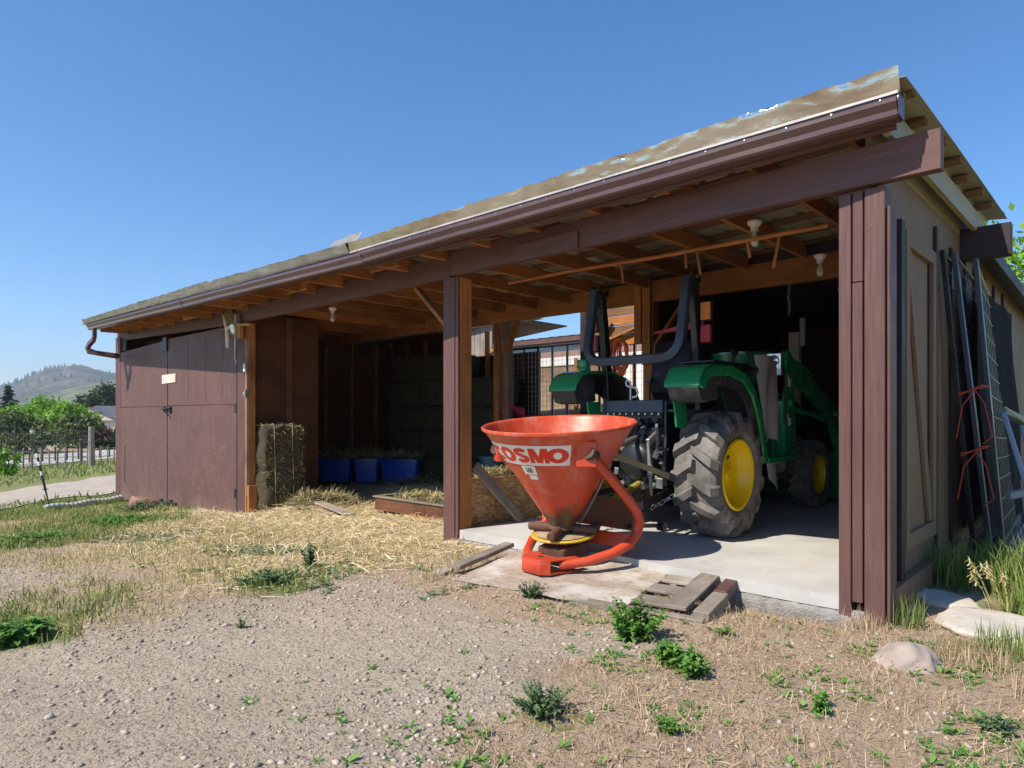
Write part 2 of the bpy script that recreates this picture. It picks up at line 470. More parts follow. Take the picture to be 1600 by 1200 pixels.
def baleface():
    m, nt, b = mnew('hay_bale')
    f = noise(nt, coords(nt, (1, 1, 1)), 34, 8, .85, 2.5); g = noise(nt, coords(nt), 2.5, 4)
    col = ramp(nt, f, [(.3, (.015,.011,.005)), (.5, (.075,.055,.026)), (.66, (.22,.175,.09))])
    col = mix(nt, mrange(nt, g, .45, .7, 0, .5), col, (.12,.115,.05))
    nt.links.new(col, b.inputs['Base Color']); b.inputs['Roughness'].default_value = .9
    bump(nt, b, f, 1.0, .03); return m
MT['bale'] = baleface()
def shadebale():  # darker copy of the bale hay, the stack's shade put into its colour
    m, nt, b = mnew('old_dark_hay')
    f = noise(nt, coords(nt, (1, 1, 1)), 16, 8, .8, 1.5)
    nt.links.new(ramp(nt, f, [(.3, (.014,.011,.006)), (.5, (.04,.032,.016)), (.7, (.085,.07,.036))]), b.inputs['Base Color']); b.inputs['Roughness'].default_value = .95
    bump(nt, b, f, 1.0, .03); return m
MT['baleold'] = shadebale()
MT['hayold'] = strands('old_hay_stems', [(0, (.05,.04,.018)), (.6, (.11,.09,.045)), (1, (.16,.14,.07))], .8)  # stem colours darkened too, for the shade on the stack
def glassbulb():
    m, nt, b = mnew('clear_bulb_glass')
    b.inputs['Base Color'].default_value = (.75,.74,.70,1); b.inputs['Roughness'].default_value = .12
    b.inputs['Transmission Weight'].default_value = .35
    return m
MT['bulb'] = glassbulb()
# ------------------------------------------------------------------ ground
def gbase(x, y=0):
    z = -.14
    if x < -5: z -= .04*min(9, -5-x)
    if x < -14: z -= .026*min(30, -14-x)
    return z
def gh(x, y):
    """height of the earth"""
    z = gbase(x)
    near = sm(-18, -11, x)*sm(16, 10, y)
    if near > 0:
        z += near*(.022*nz(x, y, .9) + .014*nz(x, y, 2.7, 5) + .006*nz(x, y, 8, 9))
    if -12.6 < x < -4.6 and y > 5:
        z += .18*sm(5.9, 6.8, y)*sm(-12.6, -11, x)*sm(-4.6, -5.1, x)
    # loose hay swept up along the store wall
    z += .17*math.exp(-(((x+8.9)/.55)**2+((y-5.1)/.55)**2))
    # a drip line softened into the ground before the slab
    if -4.9 < x < -1.2: z += .03*sm(3.6, 4.1, y)*sm(-2.3, -3.2, x)*sm(4.9, 4.4, y) - .06*sm(3.95, 4.28, y)*sm(-2.9, -2.3, x)
    if -4.75 < x < -1.3 and y > 4.45: z = min(z, -.2)
    return z
def m_straw(x, y):
    n = nz(x, y, .8, 3)*.8 + nz(x, y, 3, 8)*.4
    a = sm(2.55, 3.5, y+n)*sm(-11.4, -8.6, x+n)*sm(-4.15, -4.75, x-.25*(y-4.2)+.5*n)
    b = .62*sm(1.2, 2.2, y+n*1.2)*sm(-10.5, -8, x+n)*sm(-4.2, -4.9, x+n*.6)
    return max(a, b)
def m_dry(x, y):
    n = nz(x, y, 1.1, 13)*.8 + nz(x, y, 3.6, 18)*.45
    a = sm(-2.38, -1.85, x+.22*(y-2.6)+n*.7)*sm(5.5, 5.1, y)
    b = .8*sm(2.75, 3.25, y+n*.8)*sm(-5, -4.4, x)*sm(-1.8, -2.4, x)*sm(4.4, 4.2, y)
    c = .85*sm(.4, 1.1, y+n*.6)*sm(-4.05, -4.9, x+n*.5)*sm(-15, -11, x)*sm(4.4, 3.4, y)*(1-.8*math.exp(-(((x+6.6)/1.1)**2+((y-1.1)/.5)**2)))
    return max(a, b, c, .85*sm(-45, -49, x))
GREENS = [(-10.1, 2.75, 1.0, .9), (-8.9, 1.75, .7, .9), (-11.6, 3.2, 1.0, .8), (-4.75, .75, .45, 1), (-4.7, 2.45, .4, .9), 
          (-12.5, 2.2, 1.2, .7), (-.35, 5.2, .5, .9), (-.5, 4.2, .4, .5), (-1.75, 2.1, .22, .6), (-5.2, 1.2, .5, .4)]
def m_green(x, y):
    n = nz(x, y, 1.4, 23)*.5 + nz(x, y, 5, 28)*.35
    g = 0
    for gx, gy, r, k in GREENS:
        d = math.hypot(x-gx, y-gy)/r
        if d < 2: g = max(g, k*sm(1.3, .5, d+n*.8))
    g = max(g, .9*sm(-11.8, -13.4, x+n*1.5)*sm(-50, -45, x))
    g = max(g, .8*sm(-.95, -.55, x+n*.4)*sm(4.7, 5.4, y+n))
    return g

def axis_pts(lo, hi, step, far_lo, far_hi, gr=1.28):
    a = list(np.arange(lo, hi+1e-6, step)); s = step; x = lo
    left = []
    while x > far_lo:
        s *= gr; x -= s; left.append(x)
    s = step; x = hi; right = []
    while x < far_hi:
        s *= gr; x += s; right.append(x)
    return np.array(left[::-1] + a + right)
xs = axis_pts(-15, 1.0, .085, -3500, 400); ys = axis_pts(-.2, 8.2, .085, -400, 3500)
nx, ny = len(xs), len(ys)
vz = np.zeros((ny, nx, 3)); att = np.zeros((ny, nx, 4), np.float32)
for j, y in enumerate(ys):
    for i, x in enumerate(xs):
        vz[j, i] = (x, y, gh(x, y))
        if x > -60 and y < 60 and x < 8:
            att[j, i] = (m_straw(x, y), m_green(x, y), m_dry(x, y), 1)
        else:
            att[j, i] = (0, .25, .85, 1) if x < 0 else (0, 1, 0, 1)
idx = np.arange(nx*ny).reshape(ny, nx)
q = np.stack([idx[:-1,:-1], idx[:-1,1:], idx[1:,1:], idx[1:,:-1]], -1).reshape(-1, 4)

def ground_mat():
    m, nt, b = mnew('yard_earth')
    at = nn(nt, 'Attribute', attribute_name='cover'); sp = nn(nt, 'SeparateColor'); nt.links.new(at.outputs['Color'], sp.inputs[0])
    v = coords(nt)
    big = noise(nt, v, .9, 6, .65); mid = noise(nt, v, 7, 6, .7); fine = noise(nt, v, 45, 6, .75)
    col = ramp(nt, big, [(.3, (.42,.335,.235)), (.45, (.53,.435,.32)), (.6, (.58,.485,.36)), (.75, (.68,.59,.46))])
    col = mix(nt, mrange(nt, mid, .35, .65, 0, .5), col, (.40,.325,.26))
    peb = voro(nt, coords(nt), 55); pc = voro(nt, coords(nt), 55, 'F1', 'Color'); ps = nn(nt, 'SeparateColor'); nt.links.new(pc, ps.inputs[0])
    pcol = ramp(nt, ps.outputs[0], [(0, (.20,.17,.15)), (.5, (.42,.38,.34)), (1, (.62,.58,.54))])
    pk = math_(nt, 'MULTIPLY', mrange(nt, peb, .28, .36, 1, 0), mrange(nt, ps.outputs[1], .45, .5))
    col = mix(nt, math_(nt, 'MULTIPLY', pk, .8), col, pcol)
    col = mix(nt, mrange(nt, fine, .36, .5, .8, 0), col, (.17,.135,.105))  # low spots darkened: small shadows among the gravel put into the colour
    # dry thatch
    th = noise(nt, coords(nt, (6, 6, 6)), 9, 7, .8, 2.0)
    dry = ramp(nt, th, [(.3, (.29,.19,.115)), (.5, (.46,.33,.215)), (.7, (.60,.48,.345))])
    stw = ramp(nt, th, [(.3, (.40,.29,.15)), (.5, (.58,.46,.27)), (.7, (.72,.61,.40))])
    grn = ramp(nt, noise(nt, coords(nt, (3,3,3)), 2.5, 8, .75), [(.3, (.12,.155,.035)), (.5, (.20,.225,.06)), (.7, (.34,.32,.13))])
    edge = mrange(nt, noise(nt, v, 14, 6, .75), .25, .75, -.42, .42)
    def msk(ch): return mrange(nt, math_(nt, 'ADD', sp.outputs[ch], edge), .28, .72)
    col = mix(nt, math_(nt, 'MULTIPLY', msk(2), .7), col, dry)
    col = mix(nt, math_(nt, 'MULTIPLY', msk(0), .9), col, stw)
    col = mix(nt, math_(nt, 'MULTIPLY', msk(1), .85), col, grn)
    nt.links.new(col, b.inputs['Base Color']); b.inputs['Roughness'].default_value = .95; b.inputs['Specular IOR Level'].default_value = .15
    h = math_(nt, 'ADD', math_(nt, 'MULTIPLY', fine, .6), math_(nt, 'ADD', math_(nt, 'MULTIPLY', mid, .8), math_(nt, 'MULTIPLY', pk, .35)))
    bump(nt, b, h, 1.0, .034)
    return m
MT['earth'] = ground_mat()
ground = arr_mesh('ground', vz.reshape(-1, 3), quads=q, mat=MT['earth'])
ca = ground.data.attributes.new('cover', 'FLOAT_COLOR', 'POINT'); ca.data.foreach_set('color', att.reshape(-1))
ground.data.shade_smooth()
struct(ground, 'bare gravelly yard with straw and dry grass in front of the open shed', 'ground')

# track and road draped a hand above the far grass
def drape(name, near, far, n, m, mat, lift, wob):
    rows = []
    for i in range(n+1):
        t = i/n; a = V(near(t)); c = V(far(t)); row = []
        for j in range(m+1):
            u = j/m; p = a.lerp(c, u)
            wv = wob*nz(p.x, p.y, .8, 31)*(abs(u-.5)*2)**2
            p = p + (c-a).normalized()*wv
            row.append((p.x, p.y, gh(p.x, p.y)+lift))
        rows.append(row)
    mb = MB().grid(rows); return mb.build(name, mat, smooth=60, at=(0,0,0))
def pl(pts):
    def f(t):
        k = t*(len(pts)-1); i = min(int(k), len(pts)-2); a, b = pts[i], pts[i+1]; u = k-i
        return (a[0]+(b[0]-a[0])*u, a[1]+(b[1]-a[1])*u, 0)
    return f
MT['track'] = grainy('track_gravel', (.36,.30,.245), (.47,.40,.33), (1,1,1), 3, .95, 0, .6, .02, [((.30,.27,.18), 1.3, .56, .75, (1,1,1))])
MT['road'] = grainy('pale_asphalt', (.40,.39,.38), (.50,.49,.48), (1,1,1), .7, .9, 0, .2, .01)
o = drape('gravel_track', pl([(-12.6,.2),(-14.3,2.3),(-16.4,4.65),(-19,8),(-24,13)]), pl([(-16.5,.3),(-18.6,2.95),(-23.3,6.6),(-28,10),(-33,15)]), 60, 16, MT['track'], .02, 1.1)
struct(o, 'pale gravel track curving through the grass left of the shed', 'track')
o = drape('road', pl([(-25,.5),(-32,5.5),(-41.5,12.2),(-56,24)]), pl([(-36,1),(-45,7.6),(-54,15.5),(-70,29)]), 40, 6, MT['road'], .03, .3)
struct(o, 'pale asphalt road beyond the wire fence', 'road')

# hills
def dirpx(px):
    t = (px-800)/FOC; s, c = math.sin(HEADING), math.cos(HEADING)
    return s*t-c, c*t+s
def at(px, d, z=0): a, b = dirpx(px); return V((a*d, b*d, z))
def crest(px, pts):
    for (a, ya), (b, yb) in zip(pts, pts[1:]):
        if px <= b: 
            u = (px-a)/(b-a); u = u*u*(3-2*u) if False else u
            return ya+(yb-ya)*u
    return pts[-1][1]
def hill(name, d0, d1, pts, mat, rough, seedo, label):
    rows = []
    for i in range(40):
        t = i/39; d = d0+(d1*1.5-d0)*t; row = []
        for k in range(150):
            px = -420+k*(1000/149); a, b = dirpx(px)
            top = (650-crest(px, pts))/FOC*d1
            u = min(1, (d-d0)/(d1-d0)); prof = sm(0, 1, u)*(.75+.25*u) if d < d1 else 1-.35*((d-d1)/(d1*.5))
            z = -3 + (top+3)*prof
            z += rough*sm(0, .5, u)*(nz(a*d, b*d, 1/160, seedo)+.5*nz(a*d, b*d, 1/60, seedo+5)) * (1 if d < d1*.97 else .4)
            row.append((a*d, b*d, z))
        rows.append(row)
    o = MB().grid(rows).build(name, mat, smooth=80, at=(0,0,0)); return struct(o, label, 'hill')
def hillmat(name, forest, grass, rocky):
    m, nt, b = mnew(name)
    f = noise(nt, coords(nt), .012, 8, .7); g = noise(nt, coords(nt), .05, 8, .8)
    col = ramp(nt, f, [(.38, forest), (.5, grass), (.62, rocky)])
    col = mix(nt, mrange(nt, g, .45, .58), col, forest)
    nt.links.new(col, b.inputs['Base Color']); b.inputs['Roughness'].default_value = 1; b.inputs['Specular IOR Level'].default_value = .05
    return m
H1 = [(-420,640),(-150,622),(-40,606),(0,607),(20,601),(45,590),(70,580),(90,577),(110,575),(130,578),(150,584),(180,587),(240,600),(420,620),(600,640)]
H2 = [(-420,648),(-60,640),(30,634),(70,622),(120,606),(180,592),(230,584),(330,590),(600,640)]
hill('hill', 700, 1700, H1, hillmat('forested_hill', (.035,.05,.035), (.12,.12,.06), (.20,.15,.12)), 16, 3, 'dark forested hill rounded against the sky')
hill('hill', 420, 1150, H2, hillmat('grassy_hill', (.06,.085,.04), (.17,.19,.075), (.24,.21,.12)), 8, 9, 'paler grassy slope in front of the forested hill')
# far conifers on the crest, one mass
fv, fq = [], []
for i in range(620):
    px = random.uniform(-150, 330); u = random.random()**.6
    d = 700+(1700-700)*(.62+.38*u); a, b = dirpx(px)
    top = (650-crest(px, H1))/FOC*1700; uu = (d-700)/1000
    z = -3+(top+3)*sm(0, 1, uu)*(.75+.25*uu) - 3
    h = random.uniform(9, 19); r = h*.2
    o0 = len(fv)
    for k in range(5): fv.append((a*d+r*math.cos(k*1.2566), b*d+r*math.sin(k*1.2566), z+2))
    fv.append((a*d, b*d, z+h))
    fq += [(o0+k, o0+(k+1) % 5, o0+5) for k in range(5)]
o = arr_mesh('far_forest', fv, tris=fq, mat=MT['darkleaf']); struct(o, 'scattered dark conifers along the crest of the far hill', 'forest', 'stuff')

# ------------------------------------------------------------------ grasses, straw, pebbles
def blades(name, P, h, wd, lean, mat, curl=.5):
    """P (n,3) roots; thin tapering two-piece blades"""
    n = len(P); az = rng.uniform(0, 2*PI, n); yaw = rng.uniform(0, 2*PI, n)
    d = np.stack([np.cos(az), np.sin(az), np.zeros(n)], 1); s = np.stack([np.cos(yaw), np.sin(yaw), np.zeros(n)], 1)
    h = np.asarray(h)[:, None] if np.ndim(h) else np.full((n,1), h); ln = np.abs(rng.normal(lean, lean*.5, n))[:, None]
    up = np.array([[0,0,1.]])
    mdp = P + up*h*.55 + d*h*ln*.35; tip = P + up*h*(1-np.minimum(.75, ln*curl)) + d*h*ln
    w2 = wd*.5
    vs = np.stack([P-s*w2, P+s*w2, mdp+s*w2*.8, mdp-s*w2*.8, tip], 1)
    base = (np.arange(n)*5)[:, None]
    return arr_mesh(name, vs.reshape(-1, 3), quads=base+np.array([[0,1,2,3]]), tris=base+np.array([[3,2,4]]), mat=mat)
def sample(n, x0, x1, y0, y1, dens, near=True):
    out = []
    for _ in range(n*40):
        if len(out) >= n: break
        x = random.uniform(x0, x1); y = random.uniform(y0, y1)
        if random.random() < dens(x, y): out.append((x, y, gh(x, y)))
    return np.array(out)
def lying(name, P, l0, l1, wd, mat, pitch=.25, lift=.004):
    n = len(P); az = rng.uniform(0, 2*PI, n); l = rng.uniform(l0, l1, n)[:, None]; pt = np.abs(rng.normal(0, pitch, n))
    d = np.stack([np.cos(az)*np.cos(pt), np.sin(az)*np.cos(pt), np.sin(pt)], 1)
    s = np.stack([-np.sin(az), np.cos(az), rng.normal(0, .4, n)], 1)
    p0 = P + np.array([[0,0,lift]]); w2 = wd*.5
    bend = rng.normal(0, .12, (n,1))*s*l
    m_ = p0 + d*l*.5 + bend; p1 = p0 + d*l
    vs = np.stack([p0-s*w2, p0+s*w2, m_+s*w2, m_-s*w2, p1+s*w2*.6, p1-s*w2*.6], 1)
    base = (np.arange(n)*6)[:, None]
    return arr_mesh(name, vs.reshape(-1, 3), quads=np.concatenate([base+np.array([[0,1,2,3]]), base+np.array([[3,2,4,5]])]), mat=mat)
def inslab(x, y): return -4.8 < x < -1.15 and y > 4.33
def outdoor(x, y): return not inslab(x, y)
P = sample(30000, -11.5, -3.9, 2.0, 9, lambda x, y: m_straw(x, y)*(1.0 if y > 2.9 else .6)*(outdoor(x, y)))
o = lying('loose_straw', P, .05, .24, .0065, MT['straw'], .16); struct(o, 'loose golden straw littering the left bay and its apron', 'straw', 'stuff')
P = sample(12000, -8, 1, .6, 5.2, lambda x, y: m_dry(x, y)*(.25+.75*(nz(x, y, 1.9, 77) > -.05))*outdoor(x, y))
o = lying('dry_thatch', P, .025, .085, .0032, MT['drygrass'], .35); struct(o, 'brown dead grass lying before the slab and corner post', 'dry grass', 'stuff')
P = sample(11000, -2.9, .6, 1.2, 4.6, lambda x, y: (m_dry(x, y)**2)*outdoor(x, y)*(.35+.65*(nz(x, y, 2.4, 41) > -.1)))
hh = rng.uniform(.02, .085, len(P))
o = blades('dry_grass', P, hh, .003, .8, MT['drygrass']); struct(o, 'short upright dead grass in front of the corner post', 'dry grass', 'stuff')
P = sample(9500, -12.5, -3.8, .6, 4.0, lambda x, y: .55*max(0, m_dry(x, y))*(nz(x, y, 1.2, 51) > -.15) + .12*(x < -4.4)*(y > 1.3)*(nz(x, y, .9, 55) > .05))
hh = rng.uniform(.03, .13, len(P))
o = blades('sparse_grass', P, hh, .006, .6, strands('yellowing_grass', [(0, (.30,.32,.09)), (.5, (.46,.40,.18)), (1, (.62,.50,.28))], .65, .2)); struct(o, 'sparse yellowing grass standing on the left of the yard', 'grass', 'stuff')
P = sample(12000, -15, -3.9, .4, 4.2, lambda x, y: (m_green(x, y) if x > -13 else .5*m_green(x, y))*(.3+.7*(nz(x, y, 3, 61) > -.05)))
hh = rng.uniform(.04, .13, len(P))
o = blades('green_grass', P, hh, .008, .7, MT['greengrass']); struct(o, 'green grass patches on the left of the yard', 'grass', 'stuff')
P = sample(9000, -36, -13.5, -.5, 16, lambda x, y: .9)
hh = rng.uniform(.08, .24, len(P))
def ontrack(p):
    a = -12.6-1.0*(p[1]-.2)*.85; b = a-4-(p[1])*.35
    return b < p[0] < a
keep = np.array([not ontrack(p) for p in P])
o = blades('meadow_grass', P[keep], hh[keep], .03, .7, MT['greengrass']); struct(o, 'rough meadow grass beyond the gravel track', 'grass', 'stuff')

def seedlings(name, P, r0, r1, mat):
    n = len(P); k = 5; V_ = []; Q_ = []
    for (x, y, z) in P:
        r = random.uniform(r0, r1); a0 = random.uniform(0, 6.28)
        for i in range(k):
            a = a0+i*2*PI/k+random.uniform(-.4,.4); e_ = random.uniform(.1, .9); d = V((math.cos(a)*math.cos(e_), math.sin(a)*math.cos(e_), math.sin(e_))); s_ = V((-math.sin(a), math.cos(a), 0)); p = V((x, y, z)); L = r*random.uniform(.6,1.3); o0 = len(V_)
            V_ += [p, p+d*L*.55+s_*L*.2, p+d*L-V((0,0,L*.1)), p+d*L*.55-s_*L*.2]; Q_.append((o0,o0+1,o0+2,o0+3))
    return arr_mesh(name, [tuple(q) for q in V_], quads=Q_, mat=mat)
P = sample(1500, -5, .5, 1.2, 4.4, lambda x, y: (.15+.85*m_dry(x, y))*outdoor(x, y)*(.08+.92*(nz(x, y, 2.1, 91) > .18))*(x > -2.9))
o = seedlings('seedlings', P, .012, .045, MT['weed']); struct(o, 'tiny green seedlings sprinkled through the dry grass and gravel', 'seedlings', 'stuff')
P = sample(900, -9, -3.5, 1.0, 3.4, lambda x, y: .5*(nz(x, y, 1.6, 95) > .1)*(y > 2.0+.25*(x+6)))
o = seedlings('low_weeds', P, .02, .06, MT['weedgrey']); struct(o, 'low grey green weeds dotted over the left half of the yard', 'low weeds', 'stuff')
def pebbles(name, n, rmin, rmax, dens, box, mat):
    ico = [(0,0,1),(.894,0,.447),(.276,.851,.447),(-.724,.526,.447),(-.724,-.526,.447),(.276,-.851,.447),(.724,.526,-.447),(-.276,.851,-.447),(-.894,0,-.447),(-.276,-.851,-.447),(.724,-.526,-.447),(0,0,-1)]
    fc = [(0,1,2),(0,2,3),(0,3,4),(0,4,5),(0,5,1),(1,6,2),(2,7,3),(3,8,4),(4,9,5),(5,10,1),(6,7,2),(7,8,3),(8,9,4),(9,10,5),(10,6,1),(11,7,6),(11,8,7),(11,9,8),(11,10,9),(11,6,10)]
    P = sample(n, *box, dens); n = len(P)
    r = rmin*(rmax/rmin)**(rng.random(n)**3.2)
    base = np.array(ico)[None]*rng.uniform(.75, 1.25, (n, 12, 1))
    sc = np.stack([rng.uniform(.8, 1.4, n), rng.uniform(.7, 1.1, n), rng.uniform(.4, .8, n)], 1)[:, None]*r[:, None, None]
    v = base*sc; a = rng.uniform(0, 6.28, n)[:, None]
    vx = v[..., 0]*np.cos(a)-v[..., 1]*np.sin(a); vy = v[..., 0]*np.sin(a)+v[..., 1]*np.cos(a)
    v = np.stack([vx, vy, v[..., 2]], -1) + P[:, None] + np.array([0,0,1])*(r*.15)[:, None, None]
    t = (np.arange(n)*12)[:, None, None]+np.array(fc)[None]
    return arr_mesh(name, v.reshape(-1, 3), tris=t.reshape(-1, 3), mat=mat)
MT['pebble'] = strands('pebble_stone', [(0, (.22,.175,.135)), (.5, (.40,.33,.26)), (.9, (.46,.385,.30)), (1, (.50,.43,.345))], .9)
o = pebbles('pebbles', 19000, .003, .017, lambda x, y: (1-.75*max(m_straw(x, y), m_green(x, y), m_dry(x, y)))*outdoor(x, y)*(1 if nz(x, y, .8, 121) > -.05 else .3)*min(1, 2.4/(abs(x)+y*.6+.1)+.12), (-11, .6, .3, 4.3), MT['pebble'])
struct(o, 'small grey pebbles strewn over the bare gravel', 'pebbles', 'stuff')
# ------------------------------------------------------------------ concrete slab
rows = []
fr = [(-4.78 + 3.5*i/28) for i in range(29)]
mb = MB()
def slab_edge(x): return 4.33 + .012*nz(x, 0, 3.1, 2) + (.05*math.exp(-((x+3.0)/.35)**2))
top = [[(x, slab_edge(x) if j == 0 else 4.33+(7.2-4.33)*j/6 if j < 6 else 11.2, 0) for x in fr] for j in range(7)]
mb.sheet(top, -.085)
slab = mb.build('concrete_slab', MT['concrete'], smooth=30, at=(0,0,0))
struct(slab, 'pale concrete floor slab under the tractor', 'slab')
mb = MB(); rws = []
for j, (dy, z) in enumerate([(.01,-.075),(-.015,-.10),(-.03,-.14),(-.02,-.20),(.02,-.3)]):
    rws.append([(x, slab_edge(x)+.014+dy+.018*nz(x, z, 17, 4)+.014*nz(x, z*2, 41, 6), z+.01*nz(x, j, 9, 8)) for x in np.linspace(-4.79, -1.2, 160)])
mb.grid(rws)
e_ = mb.build('slab_footing', MT['rawconc'], smooth=80, at=(0,0,0)); struct(e_, 'crumbling exposed aggregate under the front edge of the slab', 'footing')

# ------------------------------------------------------------------ the open shed
shed = thing('open_shed', 'long brown open fronted shed with metal roof and plank doors at its left end', 'shed', (-7.2, 5.6, -.2))
def P_(mb, name, mat, bevel=0, **k): return mb.build(name, MT[mat] if isinstance(mat, str) else mat, shed, bevel=bevel, **k)

# the eave line: the right hand roof lifts and draws back towards the corner
def dz(x): return .167*max(0, min(1.05, (x+5.4)/4.4))
def ye(x): return 3.725+.425*max(0, min(1.05, (x+5.4)/4.4)) if x > -5.4 else 3.725+.025*(x+5.4)
# front beam, two planks butted over the middle post, scab plate, header over the doors
m_ = MB(); m_.box(-4.875, -.80, 4.28, 4.355, 2.462, 2.690); P_(m_, 'front_beam', 'brown_x', .004)
m_ = MB(); m_.box(-9.62, -4.885, 4.283, 4.355, 2.448, 2.66); P_(m_, 'front_beam', 'brown_x', .004)
m_ = MB(); m_.box(-4.0, -3.30, 4.255, 4.279, 2.455, 2.60); P_(m_, 'splice_plate', 'brown_x', .003)
m_ = MB(); m_.box(-13.6, -.84, 7.0, 7.09, 2.48, 2.735); P_(m_, 'middle_beam', 'lum_x', .004)
m_ = MB(); m_.bar((-5.4,7.045,2.765),(-1.22,7.045,2.83),.05,.16); P_(m_, 'beam_packing', 'dark_x')
m_ = MB(); m_.box(-1.22, -.80, 6.985, 7.095, 2.47, 2.745); P_(m_, 'beam_end', 'dark_x', .004)
# corner post of laminated boards
def post(bx, name, zb, zt):
    for (x0, x1, y0, y1, z0, z1, mt, nm) in bx:
        m_ = MB(); m_.box(x0, x1, y0, y1, z0 or zb, z1 or zt); P_(m_, nm, mt, .004)
post([(-1.345,-1.275,4.33,4.47,0,0,'brown_z','corner_post'), (-1.266,-1.208,4.322,4.46,-.02,1.90,'brown_z','post_strip'), (-1.266,-1.208,4.327,4.46,1.905,0,'brown_z','post_strip'),
      (-1.198,-1.088,4.318,4.46,-.22,2.45,'brown_z','post_board'), (-1.081,-1.062,4.335,4.47,-.22,2.33,'brown_z','post_edge')], 'x', -.22, 2.452)
# middle post: painted front, raw side
m_ = MB(); m_.box(-5.01, -4.845, 4.31, 4.345, -.24, 2.452); P_(m_, 'post_board', 'brown_z', .004)
m_ = MB(); m_.box(-4.84, -4.80, 4.316, 4.345, -.23, 2.452); P_(m_, 'post_strip', 'brown_z', .004)
m_ = MB(); m_.box(-5.0, -4.80, 4.346, 4.50, -.24, 2.45); P_(m_, 'middle_post', 'lum_z', .005)
# inner row of posts
for x in (-4.42, -13.4):
    m_ = MB(); m_.box(x, x+.14, 7.0 if x > -5 else 7.1, 7.14 if x > -5 else 7.24, -.3, 2.48 if x > -5 else 2.73); P_(m_, 'inner_post', 'lum_z', .004)
m_ = MB(); m_.box(-4.52, -4.425, 6.955, 6.995, 1.98, 2.72); P_(m_, 'post_cleat', 'lum_z', .003)
m_ = MB(); m_.box(-4.40, -4.29, 6.945, 6.995, 1.72, 2.74); P_(m_, 'post_cleat', 'lum_z', .003)
# knee braces
m_ = MB(); m_.bar((-5.0, 4.42, 1.95), (-5.55, 4.42, 2.44), .04, .09, (0,1,0)); P_(m_, 'knee_brace', 'lum_x', .003)
m_ = MB(); m_.bar((-4.35, 7.05, 1.85), (-3.85, 7.05, 2.48), .04, .09, (0,1,0)); P_(m_, 'knee_brace', 'lum_x', .003)
# rafters (front tail + back run) and blocking over the beam
xr = -13.5
while xr < -1.3:
    m_ = MB(); d_ = dz(xr); m_.box(xr, xr+.04, ye(xr)+.06, 6.995, 2.60+d_, 2.738+d_)
    P_(m_, 'rafter', 'lum_y', .003)
    xr += .61
for x in (-5.9, -7.7, -9.3, -11.0, -12.3):
    m_ = MB(); m_.box(x, x+.5, 4.05, 4.09, 2.605, 2.73); P_(m_, 'blocking', 'lum_x', .003)
m_ = MB(); m_.box(-1.08, -1.04, 4.20, 4.275, 2.715, 2.885); m_.box(-1.08, -1.04, 4.276, 7.5, 2.715, 2.885); P_(m_, 'end_rafter', 'cream', .003)
m_ = MB(); m_.box(-1.205, -1.165, 4.36, 7.6, 2.70, 2.89); P_(m_, 'end_rafter', 'cream', .003)
# purlins across, ends poking out past the end rafter
MT['purl'] = lumber('purlin_lumber', (.13,.07,.035), (.26,.14,.06), 'x')
py = 4.28
yy_ = [None]
while py < 7.25:
    m_ = MB(); xe = -.945+.02*math.sin(py*9)
    for xa, xb in ((-13.75,-5.4),(-5.4,xe)):
        m_.bar((xa,py,2.7605+dz(xa)),(xb,py,2.7605+dz(xb)), .09, .038)
    P_(m_, 'purlin', 'purl', .003)
    py += .46
m_ = MB(); m_.bar((-13.7,3.62,2.722),(-5.4,3.82,2.722), .09,.03); m_.bar((-5.4,3.82,2.722),(-.96,4.22,2.722+dz(-.96)), .08,.03); P_(m_, 'purlin', 'purl', .003)
# corrugated roof
def corr(x0, x1, pitch, rib, h):
    pts = []; x = x0
    while x+pitch*.9 < x1:
        pts += [(x, 0), (x+pitch-rib*2, 0), (x+pitch-rib*1.4, h), (x+pitch-rib*.6, h)]; x += pitch
    return pts+[(x1, 0)]
def roofsheet(x0, x1, y0, y1, z, mat, name, par=None, slope=0.0, pitch=.23, h=.020, eave=False):
    pf = corr(x0, x1, pitch, .035, h); rows = []
    for j in range(9):
        row = []
        for x, zz in pf:
            ya = ye(x)-.125 if eave else y0
            y = ya+(y1-ya)*j/8
            row.append((x, y, z+dz(x)-(.036*(1-j/8)**3 if eave else 0)+zz*(.45 if (eave and j == 0 and x > -9) else 1)+.004*nz(x, y, 1.3, 71)))
        rows.append(row)
    return MB().sheet(rows, .003).build(name, mat, par, smooth=20)
roofsheet(-13.9, -.915, 3.60, 7.75, 2.783, MT['roof'], 'roof_sheet', shed, eave=True)
roofsheet(-13.9, -7.7, 7.38, 8.95, 2.815, MT['roof'], 'roof_sheet', shed)
# fascia and gutter
m_ = MB(); m_.bar((-5.55, 3.755, 2.64), (-1.0, 4.195, 2.64+dz(-1.0)), .04, .19); P_(m_, 'fascia', 'brown_x', .003)
m_ = MB(); m_.bar((-5.56, 3.755, 2.665), (-13.70, 3.60, 2.72), .04, .12); P_(m_, 'fascia', 'lum_x', .003)
gsec = [(.0,.0),(.085,-.0),(.10,.012),(.102,.04),(.128,.075),(.128,.105),(.120,.118),(.118,.108),(.12,.08),(.094,.045),(.09,.012),(.006,.008),(.006,.118),(.0,.118)]
def gut(x0, y0, z0, x1, y1, z1, name='gutter'):
    n = 14; rows = []
    for (a, b) in gsec+gsec[:1]:
        rows.append([(x0+(x1-x0)*i/n, y0+(y1-y0)*i/n-a, z0+(z1-z0)*i/n+b+.004*nz(i*.9, x0, 1, 3)) for i in range(n+1)])
    return MB().grid(rows).build(name, MT['gutter'], shed, smooth=25)
gut(-5.42, 3.723, 2.557, -.96, 4.154, 2.727)
